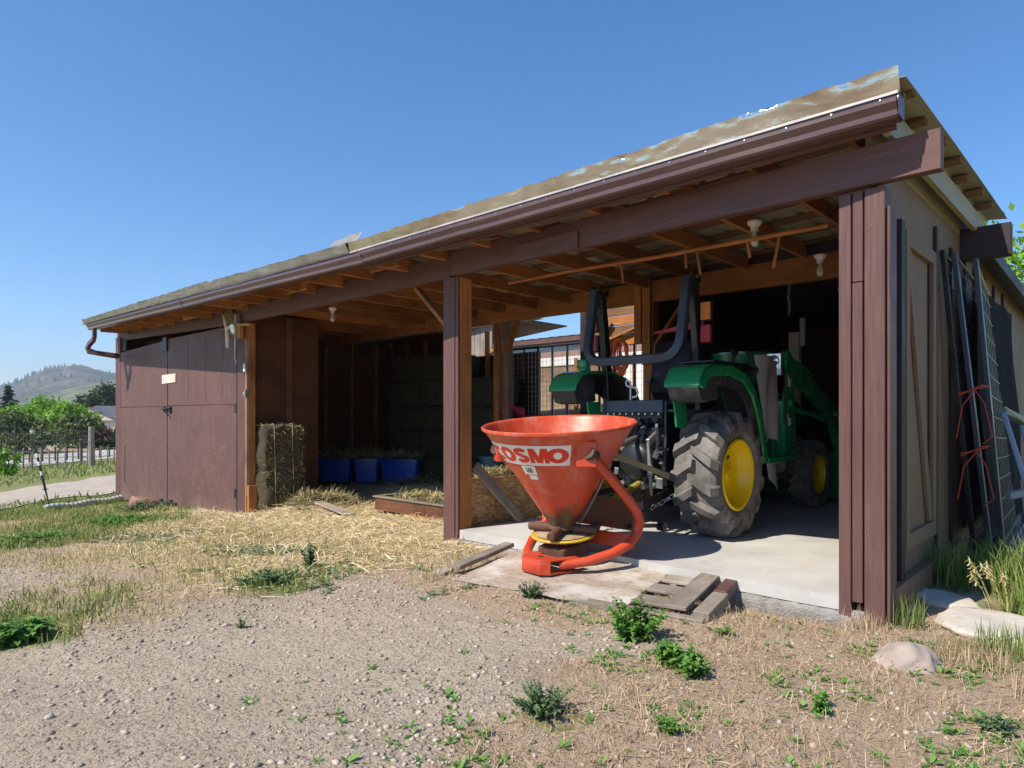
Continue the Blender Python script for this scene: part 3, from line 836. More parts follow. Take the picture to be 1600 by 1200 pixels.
gut(-13.66, 3.53, 2.635, -5.40, 3.73, 2.552)
for (x, y, z) in ((-.955, 4.154, 2.727), (-13.665, 3.53, 2.635)):
    m_ = MB(); m_.prism([(a, b) for a, b in gsec[:7]]+[(0,.118)], .006, M(((0,0,1,x),(-1,0,0,y),(0,1,0,z),(0,0,0,1)))); P_(m_, 'gutter_cap', MT['gutter'])
for x, y, z in ((-5.41, 3.728, 2.553), (-9.6, 3.628, 2.59)):
    m_ = MB(); rows = [[(xx, y-a*1.03, z+b*1.0-.003) for a, b in gsec[1:7]] for xx in (x-.03, x+.03)]; m_.grid(rows); P_(m_, 'gutter_joint', MT['gutter'])
# gutter screws
m_ = MB()
for i in range(18):
    x = -5.2+i*.245; m_.lathe([(0,.004),(.006,.003),(.008,0)], 8, M.Translation((x, ye(x)-.129, 2.652+dz(x))) @ M.Rotation(R(90), 4, 'X'))
P_(m_, 'gutter_screws', MT['chrome'])
# elbow and downspout at the left end
m_ = MB(); sec = [(-.04,-.03),(.04,-.03),(.04,.03),(-.04,.03)]
m_.sweep([(-13.42,3.47,2.66),(-13.42,3.47,2.50),(-13.44,3.46,2.44),(-13.52,3.42,2.37),(-13.56,3.40,2.30),(-13.55,3.42,2.25),(-13.50,3.52,2.22),(-13.58,3.90,2.19)], sec, (0,1,0)); P_(m_, 'downspout', MT['gutter'], .004)
# flashing: a dented galvanised strip laid up the roof edge
def strip(x0, x1, z0, h0, h1, seed, name, y0=3.60, y1=3.60, zz1=None, amp=.012, gm_='galv'):
    n = max(20, int((x1-x0)/.028)); rows = []
    for j in range(7):
        v = j/6; row = []
        for i in range(n+1):
            u = i/n; x = x0+(x1-x0)*u; hgt = h0+(h1-h0)*u; yy = y0+(y1-y0)*u; zz = z0+((zz1 if zz1 is not None else z0)-z0)*u
            edge = v*v*(.010*nz(x, seed, 6, 1)+.006*nz(x, seed, 17, 4))
            d = amp*(nz(x, v*.5, 2.2, seed)+1.0*nz(x, v*1.1, 6.5, seed+3)**1+.8*nz(x, v*1.5, 15, seed+7)-1.6*(abs(nz(x, v*.22, 8, seed+11))-.2))*(.25+.75*v)
            row.append((x, yy-.002-v*.042+d, zz+hgt*v+edge))
        rows.append(row)
    return MB().sheet(rows, (0, .0015, 0)).build(name, MT[gm_], shed, smooth=70)
strip(-3.15, -.94, 2.672+dz(-3.15), .100, .125, 5, 'flashing', ye(-3.15)-.130, ye(-.94)-.130, 2.672+dz(-.94), amp=.012)
strip(-5.60, -3.13, 2.670, .088, .100, 15, 'flashing', 3.592, ye(-3.13)-.128, 2.672+dz(-3.13), amp=.0055)
strip(-8.6, -5.55, 2.700, .095, .086, 25, 'flashing', 3.512, 3.585, 2.67, amp=.005, gm_='galvold')
strip(-13.70, -8.58, 2.735, .075, .112, 35, 'flashing', 3.385, 3.510, 2.70, amp=.005, gm_='galvold')
m_ = MB(); m_.bar((-13.88,3.42,2.80),(-10.6,3.50,2.775), .03,.04); P_(m_, 'eave_closure', 'black')  # added black strip standing in for shade along the roof edge
for xa, ya, za, xb, yb, zb_ in ((-5.42,3.591,2.676,-.95,4.020,2.843),(-13.66,3.392,2.750,-5.43,3.591,2.674)):
    m_ = MB(); m_.bar((xa,ya,za),(xb,yb,zb_), .006, .014); P_(m_, 'drip_edge', grainy('bright_drip_edge', (.36,.34,.32), (.5,.47,.44), (1,1,1), 6, .5, .2, 0))
m_ = MB(); rows = [[(-6.52+.55*i/6+.03*j/4, 3.86+.14*j/4+.01*math.sin(i), 2.80+.235*j/4+.006*math.sin(i*1.3+j)) for i in range(7)] for j in range(5)]
m_.sheet(rows, .003); P_(m_, 'loose_flashing', MT['galvold'], smooth=60)
m_ = MB()
for i in range(22):
    x = -13.8+i*.23; m_.lathe([(0,.022),(.012,.018),(.016,0)], 8, M.Translation((x, ye(x)-.06, 2.800)))
P_(m_, 'roof_screws', MT['black'])
# hardware cloth screening the eave between the rafters
for x0 in (-1.85, -2.95, -3.75, -4.75):
    m_ = MB(); n = 26
    def vm(x, v): a_ = V((x, ye(x)+.055, 2.56+dz(x))); return a_.lerp(V((x, 4.275, 2.69+dz(x)*.3)), v)
    for i in range(n+1): m_.bar(vm(x0+i*.022, 0), vm(x0+i*.022, 1), .0024, .002)
    for j in range(15): m_.bar(vm(x0, j/14), vm(x0+n*.022, j/14), .0024, .0022)
    P_(m_, 'vent_mesh', 'wire', smooth=0)

# side wall on the right: tan ply, dark battens, framed panel
m_ = MB(); m_.box(-1.205, -1.165, 4.47, 6.985, -.05, 2.699); P_(m_, 'side_wall', 'tanwall', 0)
for y, z0, z1 in ((5.98,.05,2.56),(6.55,.05,2.5)):
    m_ = MB(); m_.box(-1.164, -1.14, y-.03, y+.03, z0, z1); P_(m_, 'batten', 'dark_z', .003)
m_ = MB(); m_.box(-1.164, -1.125, 4.86, 4.95, .02, 2.38); P_(m_, 'track_channel', 'dark_z', .004)
m_ = MB(); m_.box(-1.164, -1.13, 5.02, 5.10, .20, 2.34); P_(m_, 'panel_stile', 'tanwall', .003)
m_ = MB(); m_.box(-1.164, -1.13, 5.80, 5.89, .20, 2.34); P_(m_, 'panel_stile', 'tanwall', .003)
m_ = MB(); m_.box(-1.164, -1.129, 5.102, 5.798, 2.24, 2.34); P_(m_, 'panel_rail', 'tanwall', .003)
m_ = MB(); m_.box(-1.164, -1.129, 5.102, 5.798, .20, .31); P_(m_, 'panel_rail', 'tanwall', .003)
m_ = MB(); m_.bar((-1.15, 5.12, 2.22), (-1.15, 5.75, .33), .10, .026, (1,0,0)); P_(m_, 'panel_brace', 'tanwall', .003)
for y0, y1 in ((5.095,5.13),(5.765,5.795)):
    m_ = MB(); m_.box(-1.1638, -1.154, y0, y1, .315, 2.235); P_(m_, 'panel_shadow_strip', 'dark_z')
m_ = MB(); m_.box(-1.164, -1.10, 4.48, 6.9, -.16, .03); P_(m_, 'skirting_board', 'tanwall', .004)

# store room behind the plank doors
J = V((-9.5, 4.33, 0)); e = V((-.99643, -.08440, 0)); nrm = V((.0844, -.99643, 0))
def W(s, o, z): p = J + e*s + nrm*o; return (p.x, p.y, z)
def plank(s0, s1, o0, o1, z0l, z0r, z1l, z1r):
    """slab in the door wall; l = at s1 (left), r = at s0 (right)"""
    a = [W(s0,o0,z0r), W(s1,o0,z0l), W(s1,o1,z0l), W(s0,o1,z0r), W(s0,o0,z1r), W(s1,o0,z1l), W(s1,o1,z1l), W(s0,o1,z1r)]
    return MB().add(a, [(3,2,1,0),(4,5,6,7),(0,1,5,4),(1,2,6,5),(2,3,7,6),(3,0,4,7)])
def leaf(s0, s1, zb, zt, zs, label):
    d = plank(s0, s1, -.02, .0, zs, zs, zt[0], zt[1]).build('door', MT['door'], shed, bevel=.003, label=label)
    plank(s0, s1, -.018, .004, zb[0], zb[1], zs-.008, zs-.004).build('door_panel', MT['door'], d, bevel=.003)
    return d
dr = leaf(.13, 2.335, (-.40, -.335), (2.385, 2.44), 1.272, 'right door leaf')
dl = leaf(2.36, 4.24, (-.44, -.405), (2.27, 2.375), 1.262, 'left door leaf with a sagging top edge')
for s in (.55, 1.05, 1.62): plank(s, s+.012, .001, .003, 1.30, 1.30, 2.36, 2.37).build('plank_groove', MT['door'], dr)
plank(4.02, 4.05, .002, .006, -.1, -.1, .55, .55).build('slot', MT['dark_z'], dl)
plank(2.33, 2.47, .0, .03, 2.19, 2.19, 2.42, 2.42).build('hinge_bar', MT['black'], dl, bevel=.004)
m_ = MB(); m_.tube([W(2.2,.03,1.23), W(2.5,.03,1.22)], .014); m_.tube([W(2.27,.05,1.22), W(2.27,.05,1.13), W(2.22,.05,1.11)], .016)
m_.box(-.04,.04,-.01,.01,-.05,.05, M.Translation(W(2.22,.02,1.21))); m_.box(-.03,.03,-.01,.01,-.04,.04, M.Translation(W(2.44,.02,1.22)))
m_.build('latch', MT['black'], dl, bevel=.002)
m_ = MB(); m_.tube([W(1.98,.03,-.33), W(2.75,.03,-.36)], .016); m_.box(-.05,.05,-.012,.012,-.04,.04, M.Translation(W(2.2,.015,-.33))); m_.box(-.05,.05,-.012,.012,-.04,.04, M.Translation(W(2.55,.015,-.34)))
m_.build('bottom_bolt', MT['black'], dr, bevel=.002)
plank(2.04, 2.53, .006, .012, 1.64, 1.655, 1.79, 1.80).build('sign_plate', grainy('faded_pink_plate', (.62,.48,.42), (.74,.62,.56), (1,1,1), 4, .5), dr, bevel=.002)
m_ = plank(.11, .128, -.01, .012, -.3, -.3, 2.42, 2.42); P_(m_, 'door_gap', 'dark_z')
for z in (1.15, -.1, 2.1):
    plank(.09, .20, .001, .012, z, z, z+.13, z+.13).build('hinge', MT['black'], dr, bevel=.002)
# jamb: painted stop, raw stud, steel strip
m_ = plank(-.10, .105, -.04, .012, -.34, -.34, 2.46, 2.46); P_(m_, 'door_jamb', 'brown_z', .004)
m_ = MB(); m_.box(-9.40, -9.36, 4.33, 4.47, -.32, 2.45); P_(m_, 'jamb_stud', 'lum_z', .003)
m_ = MB(); m_.box(-9.358, -9.350, 4.335, 4.375, -.05, 2.2); P_(m_, 'angle_strip', MT['old_z'], .001)
m_ = MB(); m_.box(-9.348, -9.30, 4.34, 4.47, -.33, .10); P_(m_, 'jamb_foot', 'lum_z', .003)
m_ = plank(.106, 4.45, -.06, -.022, 2.50, 2.45, 2.72, 2.725); P_(m_, 'door_header', 'brown_x', .003)
m_ = plank(4.245, 4.45, -.03, .006, -.5, -.5, 2.56, 2.55); P_(m_, 'corner_board', 'brown_z', .004)
m_ = plank(4.05, 4.40, -.05, -.021, 2.30, 2.30, 2.53, 2.53); P_(m_, 'inner_header', 'dark_x', .003)
m_ = plank(.2, 4.2, -.40, -.36, -.5, -.5, 2.5, 2.5); P_(m_, 'store_back_board', 'dark_z')
m_ = plank(4.24, 4.26, -.06, -.03, -.62, -.62, -.3, -.3); P_(m_, 'corner_foot', 'brown_z')
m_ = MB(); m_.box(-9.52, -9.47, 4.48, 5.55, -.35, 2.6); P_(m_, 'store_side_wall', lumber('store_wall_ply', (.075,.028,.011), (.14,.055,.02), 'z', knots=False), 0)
m_ = MB(); m_.box(-9.469, -9.43, 5.0, 5.09, -.3, 2.6); P_(m_, 'stud', lumber('dim_stud', (.11,.045,.016), (.2,.085,.03), 'z'), .003)
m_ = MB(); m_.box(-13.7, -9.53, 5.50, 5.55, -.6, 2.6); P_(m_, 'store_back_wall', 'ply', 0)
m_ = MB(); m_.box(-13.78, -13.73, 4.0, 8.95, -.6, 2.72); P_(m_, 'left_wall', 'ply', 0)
# back wall of the hay bay with studs
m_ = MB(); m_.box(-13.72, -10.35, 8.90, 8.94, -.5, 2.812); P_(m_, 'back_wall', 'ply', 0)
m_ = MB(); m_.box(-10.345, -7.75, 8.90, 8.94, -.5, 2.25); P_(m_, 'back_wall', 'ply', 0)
for i in range(8):
    m_ = MB(); m_.box(-13.3+i*.61, -13.26+i*.61, 8.80, 8.898, -.5, 2.7); P_(m_, 'stud', 'lum_z', .003)
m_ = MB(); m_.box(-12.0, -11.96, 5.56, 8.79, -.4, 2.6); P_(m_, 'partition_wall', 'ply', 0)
for i in range(5):
    m_ = MB(); m_.box(-11.958, -11.87, 5.9+i*.61, 5.94+i*.61, -.4, 2.6); P_(m_, 'stud', 'lum_z', .003)
m_ = MB(); m_.bar((-11.5, 5.6, 2.1), (-10.4, 5.6, 2.6), .04, .09, (0,1,0)); P_(m_, 'knee_brace', 'lum_x', .003)

# rear room the tractor noses into: batten wall, low roof, window
rear = thing('rear_room', 'tan board and batten room behind the shed with its low roof edge and pale window', 'outbuilding', (-2.8, 9.2, -.2))
def Q_(mb, name, mat, bevel=0, **k): return mb.build(name, MT[mat] if isinstance(mat, str) else mat, rear, bevel=bevel, **k)
m_ = MB(); m_.add([(-1.205,6.99,-.2),(-1.165,6.99,-.2),(-1.165,13,-.2),(-1.205,13,-.2),(-1.205,6.99,2.69),(-1.165,6.99,2.69),(-1.165,13,2.42),(-1.205,13,2.42)], [(3,2,1,0),(4,5,6,7),(0,1,5,4),(1,2,6,5),(2,3,7,6),(3,0,4,7)]); Q_(m_, 'wall', 'tanwall')
for y in (7.14, 7.62, 8.15, 8.75, 9.4):
    m_ = MB(); m_.box(-1.164, -1.14, y-.03, y+.03, .1, 2.5); Q_(m_, 'batten', 'dark_z', .003)
m_ = MB(); m_.box(-4.42, -4.36, 7.145, 11.2, -.1, 2.62); Q_(m_, 'partition', 'ply')
m_ = MB(); m_.box(-4.4, -1.2, 11.15, 11.2, -.1, 2.62); Q_(m_, 'wall', 'ply')
rr = [[(x, y, 2.66-.035*(y-7.15)+.0*(x)) for x in (-4.6, -2.8, -1.0)] for y in (7.15, 9, 13.2)]
Q_(MB().sheet(rr, .04), 'roof', MT['dark_y'])
m_ = MB(); m_.bar((-1.0, 7.3, 2.62), (-1.0, 13.2, 2.41), .035, .12); Q_(m_, 'fascia', 'dark_y', .003)
wf = MB()
for a in ((8.62,8.68,1.1,2.12),(9.52,9.58,1.1,2.12),(9.05,9.10,1.16,2.06)): wf.box(-1.163,-1.12,*a)
for a in ((8.62,9.58,2.122,2.17),(8.62,9.58,1.05,1.098)): wf.box(-1.163,-1.118,*a)
wfo = Q_(wf, 'window', grainy('pale_green_trim', (.38,.40,.24), (.5,.52,.34), (1,1,1), 4, .5), .003)
gm = mnew('window_glass')[0]; gm.node_tree.nodes['Principled BSDF'].inputs['Base Color'].default_value = (.05,.06,.05,1); gm.node_tree.nodes['Principled BSDF'].inputs['Roughness'].default_value = .06
MB().box(-1.160,-1.150,8.68,9.52,1.1,2.12).build('pane', gm, wfo)

# things fixed under the roof
bp = thing('ceiling_bulb', 'bare light bulb in a porcelain holder over the straw bay, left of the middle post', 'light bulb', (-8.15, 5.0, 2.46), 'bare bulbs under the shed roof')
MB().lathe([(0,.145),(.055,.145),(.055,.13),(.03,.10),(.03,.07),(0,.07)], 20, M.Translation((-8.15,5.0,2.455))).build('lamp_holder', MT['porcelain'], bp)
MB().lathe([(0,-.05),(.018,-.046),(.03,-.03),(.033,-.01),(.028,.02),(.016,.05),(.014,.07),(0,.07)], 20, M.Translation((-8.15,5.0,2.455))).build('bulb', MT['bulb'], bp)
b2 = copy_tree(bp); b2.location = (-2.16, 5.0, 2.455); b2['label'] = 'bare light bulb in a porcelain holder hanging beside the hanging pole, above the tractor'
b3 = copy_tree(bp); b3.location = (-2.13, 6.35, 2.43); b3['label'] = 'bare light bulb next to the corner post, lowest of the three'

hp = thing('hanging_pole', 'long raw wooden pole with dangling wooden pegs slung under the roof above the tractor', 'pole', (-3.3, 4.95, 2.45))
MB().tube([(-4.75,4.98,2.475),(-3.9,4.95,2.47),(-3.0,4.97,2.455),(-1.6,4.94,2.445)], .017, 8).build('pole', MT['lum_x'], hp)
for x, l, t in ((-3.35,.17,.03),(-2.72,.13,.012),(-2.62,.20,.04),(-2.2,.13,.03),(-1.95,.24,-.04)):
    m_ = MB(); m_.bar((x,4.955,2.44),(x+t,4.94,2.44-l), .022, .012, (0,1,0)); m_.build('peg', MT['lum_z'], hp)
def chain(name, label, x, y, z, n):
    mb = MB()
    for i in range(n):
        c = V((x+.006*math.sin(i), y, z-i*.032)); pts = []
        for k in range(10):
            a = 2*PI*k/10; u, vv = .011*math.cos(a), .022*math.sin(a)
            pts.append(c + (V((u, 0, vv)) if i % 2 else V((0, u, vv))))
        mb.tube(pts, .0045, 5, closed=True)
    return tag(mb.build(name, MT['greysteel']), label, 'chain', 'chains hanging under the shed roof')
chain('hanging_chain', 'dark chain hanging in the middle of the right bay behind the tractor roll bar', -2.62, 6.9, 2.47, 11)
chain('hanging_chain', 'dark chain hanging nearest the corner post, in the right bay', -2.1, 6.8, 2.47, 10)

# antler-like stick, work lamp and bracket at the head of the door jamb
st = thing('forked_stick', 'pale forked stick nailed beside the lamp at the top of the door jamb', 'stick', (-9.62, 4.22, 2.2))
m_ = MB(); m_.tube([(-9.84,4.22,2.58),(-9.75,4.2,2.47),(-9.67,4.19,2.37),(-9.655,4.19,2.28),(-9.645,4.19,2.09)], [.022,.026,.032,.03,.026], 10); m_.tube([(-9.67,4.19,2.37),(-9.6,4.19,2.385),(-9.52,4.2,2.42)], [.03,.02,.016], 8)
m_.build('stick', grainy('pale_antler', (.55,.47,.36), (.72,.64,.52), (1,1,1), 6, .6, 0, .3), st)
nb = []
for i in range(130):
    c = V((-9.72, 4.24, 2.55)); p = c+V((random.gauss(0,.06), random.gauss(0,.025), random.gauss(0,.06))); q_ = p+V((random.uniform(-.12,.12), random.uniform(-.03,.03), random.uniform(-.18,.1)))
    nb.append((p, q_))
m_ = MB()
for p, q_ in nb: m_.bar(p, q_, .004, .003)
tag(m_.build('bird_nest', MT['hay'], smooth=0), 'wispy bird nest tucked under the eave above the forked stick', 'nest')
lb = thing('lamp_bracket', 'round work lamp on a wooden bracket with a jutting bare board at the jamb head', 'lamp', (-9.4, 4.25, 2.2))
m_ = MB(); m_.box(-9.47,-9.405,4.20,4.26,2.21,2.56); m_.build('bracket_board', MT['old_z'], lb, bevel=.003)
m_ = MB(); m_.box(-9.40,-9.33,4.22,4.28,2.21,2.40); m_.build('bracket_block', MT['lum_z'], lb, bevel=.003)
m_ = MB(); m_.bar((-9.40,4.235,2.41),(-9.05,4.26,2.375), .05, .035); m_.build('jutting_board', lumber('pale_board', (.45,.28,.10), (.62,.42,.18), 'x'), lb, bevel=.003)
m_ = MB(); m_.lathe([(0,0),(.03,.0),(.07,.05),(.075,.07),(.068,.072),(.0,.06)], 24, M.Translation((-9.50,4.26,2.36)) @ M.Rotation(R(100), 4, 'X')); m_.build('reflector', MT['chrome'], lb)
m_ = MB(); m_.tube([(-9.43,4.2,2.22),(-9.43,4.2,2.05),(-9.46,4.21,1.93),(-9.45,4.23,1.86)], .008, 6); m_.build('cable', grainy('pale_cable', (.6,.4,.33), (.7,.5,.42), rough=.5), lb)
ob = thing('outlet_box', 'grey metal outlet box on the raw door jamb stud', 'outlet', (-9.35, 4.32, 1.7))
MB().box(-9.36,-9.28,4.285,4.33,1.72,1.86).build('box', MT['greysteel'], ob, bevel=.004)
MB().box(-9.345,-9.295,4.278,4.284,1.74,1.84).build('cover_plate', MT['white'], ob, bevel=.002)
ob2 = thing('switch_plate', 'small pale switch plate lower on the door jamb stud', 'switch', (-9.35, 4.32, 1.35))
MB().box(-9.345,-9.305,4.29,4.33,1.36,1.48).build('plate', MT['greysteel'], ob2, bevel=.004)
MB().box(-9.332,-9.318,4.278,4.289,1.40,1.44).build('toggle', MT['white'], ob2, bevel=.002)
# ------------------------------------------------------------------ fertiliser spreader
sp_ = thing('fertilizer_spreader', 'orange cone fertiliser spreader with white name decal standing on the plywood ramp', 'spreader', (-3.3, 4.0, -.08))
RC = V((-3.31, 4.03, 1.04))
TM = M.Translation(RC) @ M.Rotation(.104, 4, 'X') @ M.Rotation(.034, 4, 'Y')
RB = .10; HB = .80
m_ = MB(); m_.lathe([(.585,0),(.598,.006),(.606,0),(.604,-.018),(.592,-.024),(.580,-.028),(.10,-HB),(.095,-HB-.01),(.088,-HB),(.568,-.028),(.575,-.012)], 72, TM, closed=True)
def hoppaint():
    m, nt, b = mnew('stained_orange_paint')
    v = coords(nt); f = noise(nt, v, 2.2, 6, .62)
    col = ramp(nt, f, [(.32, (.50,.052,.018)), (.68, (.60,.085,.028))])
    col = mix(nt, mrange(nt, noise(nt, coords(nt, (1,1,.35)), 6, 6, .7),   .50, .74, 0, .6), col, (.66,.27,.17))
    col = mix(nt, mrange(nt, noise(nt, coords(nt, (1,1,.4)), 26, 5, .75), .645, .69), col, (.16,.05,.03))
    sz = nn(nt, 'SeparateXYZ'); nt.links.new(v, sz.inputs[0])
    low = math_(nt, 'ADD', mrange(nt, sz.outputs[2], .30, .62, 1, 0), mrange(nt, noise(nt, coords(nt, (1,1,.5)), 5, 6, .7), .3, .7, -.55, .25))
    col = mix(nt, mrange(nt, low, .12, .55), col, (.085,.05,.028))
    rim = math_(nt, 'MULTIPLY', mrange(nt, sz.outputs[2], .9, 1.0), mrange(nt, noise(nt, v, 9, 6, .7), .52, .66))
    col = mix(nt, math_(nt, 'MULTIPLY', rim, .35), col, (.45,.30,.26))
    nt.links.new(col, b.inputs['Base Color']); nt.links.new(mrange(nt, f, .3, .7, .3, .5), b.inputs['Roughness'])
    bump(nt, b, noise(nt, v, 9, 5, .7), .12, .003); return m
hop = m_.build('hopper', hoppaint(), sp_, smooth=30)
def cone(az, dz, off):
    """point on the hopper skin: azimuth in degrees, dz below the rim"""
    r = .580-(.48)*((dz-.028)/(HB-.028)) + off
    return TM @ V((r*math.cos(R(az)), r*math.sin(R(az)), -dz))
def decal(name, a0, a1, z0, z1, off, mat, par, na=30, nz_=6, jag=0):
    rows = []
    for j in range(nz_+1):
        rows.append([cone(a0+(a1-a0)*i/na, z0+(z1-z0)*j/nz_, off) for i in range(na+1)])
    o = MB().grid(rows).build(name, mat, par, smooth=60); return o
d1 = decal('name_decal', -127, -41.5, .095, .255, .0022, MT['sticker'], hop)
d2 = decal('number_decal', -92, -76, .262, .335, .0022, MT['sticker'], hop, 10, 4)
d3 = decal('number_decal', -87, -77, .340, .375, .0022, MT['sticker'], hop, 8, 3)
def text_on_cone(txt, size, azc, dzc, off, mat, par, name, bold=0.0, xs_=1.0, degm=57.3/.50):
    cu = bpy.data.curves.new(name, 'FONT'); cu.body = txt; cu.size = size; cu.align_x = 'CENTER'; cu.align_y = 'CENTER'; cu.offset = bold; cu.resolution_u = 4; cu.space_character = .86
    o = bpy.data.objects.new(name, cu); C.objects.link(o)
    dg = bpy.context.evaluated_depsgraph_get(); dg.update()
    me = bpy.data.meshes.new_from_object(o.evaluated_get(dg)); bpy.data.objects.remove(o)
    bm = bmesh.new(); bm.from_mesh(me)
    bmesh.ops.triangulate(bm, faces=bm.faces)
    for _ in range(2):
        bmesh.ops.subdivide_edges(bm, edges=[e for e in bm.edges if e.calc_length() > .03], cuts=1)
        bmesh.ops.triangulate(bm, faces=bm.faces)
    rl = V(root_loc(par))
    for q in bm.verts:
        q.co = cone(azc+q.co.x*xs_*degm, dzc-q.co.y, off) - rl
    bm.to_mesh(me); bm.free(); me.materials.clear(); me.materials.append(mat)
    ob = bpy.data.objects.new(name, me); C.objects.link(ob); ob.parent = par
    return ob
def letters(word, w_, h_, pitch, azc, dzc, mat, par):
    """heavy rounded capitals laid round the cone"""
    def ring(rx, ry, ix, iy, a0, a1, n=28):
        A = [R(a0+(a1-a0)*i/n) for i in range(n+1)]
        return [[(rx*math.cos(a), ry*math.sin(a)) for a in A], [(rx*math.cos(a)*.5+ix*math.cos(a)*.5, ry*math.sin(a)*.5+iy*math.sin(a)*.5) for a in A], [(ix*math.cos(a), iy*math.sin(a)) for a in A]]
    def strip_(pts, t, n=1):
        out = [[], [], []]
        for i, p_ in enumerate(pts):
            q0, q1 = pts[max(i-1,0)], pts[min(i+1,len(pts)-1)]; dx_, dy_ = q1[0]-q0[0], q1[1]-q0[1]; l_ = math.hypot(dx_, dy_); nx_, ny_ = -dy_/l_, dx_/l_
            for k, s_ in enumerate((1, 0, -1)): out[k].append((p_[0]+nx_*t*s_, p_[1]+ny_*t*s_))
        return out
    def lin(a, b, n=6): return [(a[0]+(b[0]-a[0])*i/n, a[1]+(b[1]-a[1])*i/n) for i in range(n+1)]
    sp2 = [(.34*math.cos(R(t))*1.0, .255+.235*math.sin(R(t))) for t in range(20, 251, 15)]
    sp2 = [(x, y) for x, y in sp2]
    s2 = [(.30*math.cos(R(t)), .215+.165*math.sin(R(t))) for t in range(25, 276, 15)] + [(.30*math.cos(R(t)), -.215+.165*math.sin(R(t))) for t in range(75, -171, -15)]
    G = {'O': [ring(.56,.5,.22,.24,0,360)], 'C': [ring(.56,.5,.22,.24,42,318)], 'S': [strip_(s2, .125)],
         'M': [strip_(lin((-.42,-.5),(-.36,.5)), .13), strip_(lin((.42,-.5),(.36,.5)), .13), strip_(lin((-.30,.46),(-.02,-.46)), .135), strip_(lin((.30,.46),(.02,-.46)), .135)]}
    for i, ch in enumerate(word):
        az0 = azc+(i-(len(word)-1)/2)*pitch; mb = MB()
        for k, rows in enumerate(G[ch]):
            mb.grid([[cone(az0+x*w_*57.3/.50, dzc-y*h_, .0040+.0004*k) for x, y in row] for row in rows])
        mb.build('letter', mat, par, recalc=False, smooth=0)
letters('COSMO', .145, .118, 16.4, -85.0, .176, MT['redink'], d1)
text_on_cone('160', .058, -84, .298, .0040, MT['blackink'], d2, 'lettering', .0012, 1.0)
# spinner
SM = TM @ M.Translation((0,0,-.885))
m_ = MB(); m_.lathe([(0,.012),(.20,.004),(.25,.012),(.255,.004),(.25,-.006),(0,-.006)], 48, SM); disc = m_.build('spinner_disc', grainy('worn_yellow_disc', (.55,.36,.03), (.72,.48,.04), (1,1,1), 4, .5, 0, .2, .002, [((.25,.14,.06), 7, .48, .62, (1,1,1))]), sp_, smooth=30)
m_ = MB(); m_.lathe([(0,.022),(.19,.0155),(.215,.0135)], 40, SM); m_.build('worn_disc_face', grainy('worn_tan_steel', (.28,.19,.11), (.5,.38,.22), (1,1,1), 6, .7, .1, .2), disc)
for k in range(4):
    a = R(20+90*k); c_, q_ = math.cos(a), math.sin(a)
    pts = [SM @ V((c_*r, q_*r, .055)) for r in (.09, .17, .27, .285)]
    m_ = MB(); m_.tube(pts, [.036,.036,.036,.030], 12); m_.build('spinner_vane', MT['rust'], sp_, smooth=40)
m_ = MB(); m_.lathe([(.10,.09),(.11,.06),(.06,.03),(.06,.0)], 24, SM); m_.build('outlet_collar', MT['rust'], sp_)
m_ = MB(); m_.lathe([(0,-.01),(.07,-.012),(.085,-.04),(.12,-.06),(.14,-.10),(.13,-.135),(0,-.135)], 20, SM); m_.build('gearbox', MT['rust'], sp_, smooth=40)
m_ = MB(); m_.tube([SM @ V((0,.05,-.08)), SM @ V((0,.45,-.05)), (-3.36, 4.75, .34), (-3.42, 5.4, .48)], .03, 10); m_.build('drive_shaft', grainy('yellow_shaft_guard', (.22,.17,.03), (.4,.32,.05), (1,1,1), 5, .5), sp_)
m_ = MB(); m_.sweep([SM @ V((-.08,-.05,-.12)), SM @ V((-.09,.32,-.02))], [(-.04,-.03),(.04,-.03),(.04,.03),(-.04,.03)]); m_.build('gearbox_arm', MT['rust'], sp_, bevel=.005)
# frame: two bent tubes joining at a foot
def arm(sx):
    cx = -3.31
    pr = [(.46,3.80,.83),(.465,4.05,.64),(.47,4.28,.455),(.47,4.375,.37),(.47,4.42,.28),(.46,4.40,.19),(.45,4.30,.12),(.40,4.15,.065),(.30,3.98,.02),(.14,3.84,-.015)]
    return [(cx+sx*a+.02*(1 if sx < 0 else 1), b, c) for a, b, c in pr]
for sx in (1, -1):
    m_ = MB(); m_.tube(arm(sx), [.036,.038,.039,.040,.040,.039,.039,.038,.036,.034], 14); fr_ = m_.build('frame_tube', MT['orange'], sp_, smooth=40)
    m_ = MB(); p0 = V(arm(sx)[0]); m_.lathe([(0,.03),(.028,.03),(.032,.035),(.050,.03),(.052,-.05),(0,-.05)], 16, M.Translation(p0) @ M.Rotation(R(62), 4, 'X')); m_.build('tube_end', MT['rust'], fr_)
for sx in (1, -1):
    m_ = MB(); p0 = V(arm(sx)[0]); m_.box(-.07,.07,-.02,.02,-.09,.09, M.Translation((p0.x-.02*sx, p0.y-.02, p0.z)) @ M.Rotation(R(35*sx), 4, 'Z'))
    m_.build('hopper_bracket', MT['orange'], sp_, bevel=.004)
rows = [[(-3.75+.92*i/12, 4.42+.035*math.sin(PI*i/12), .20+.245*j/4 - (.03*abs(i-6)/6 if j == 4 else 0)) for i in range(13)] for j in range(5)]
m_ = MB(); m_.sheet(rows, (0,.012,0)); m_.build('cross_plate', grainy('sooty_orange_plate', (.10,.04,.025), (.22,.075,.03), (1,1,1), 4, .5, 0, .2, .003, [((.45,.05,.02), 2, .55, .7, (1,1,1))]), sp_)
m_ = MB(); rows = [[(-3.82+1.02*i/10, 4.30+.02*j, .09+.05*j) for i in range(11)] for j in range(3)]; m_.sheet(rows, (0,.01,0)); m_.build('lower_strap', MT['orange'], sp_)
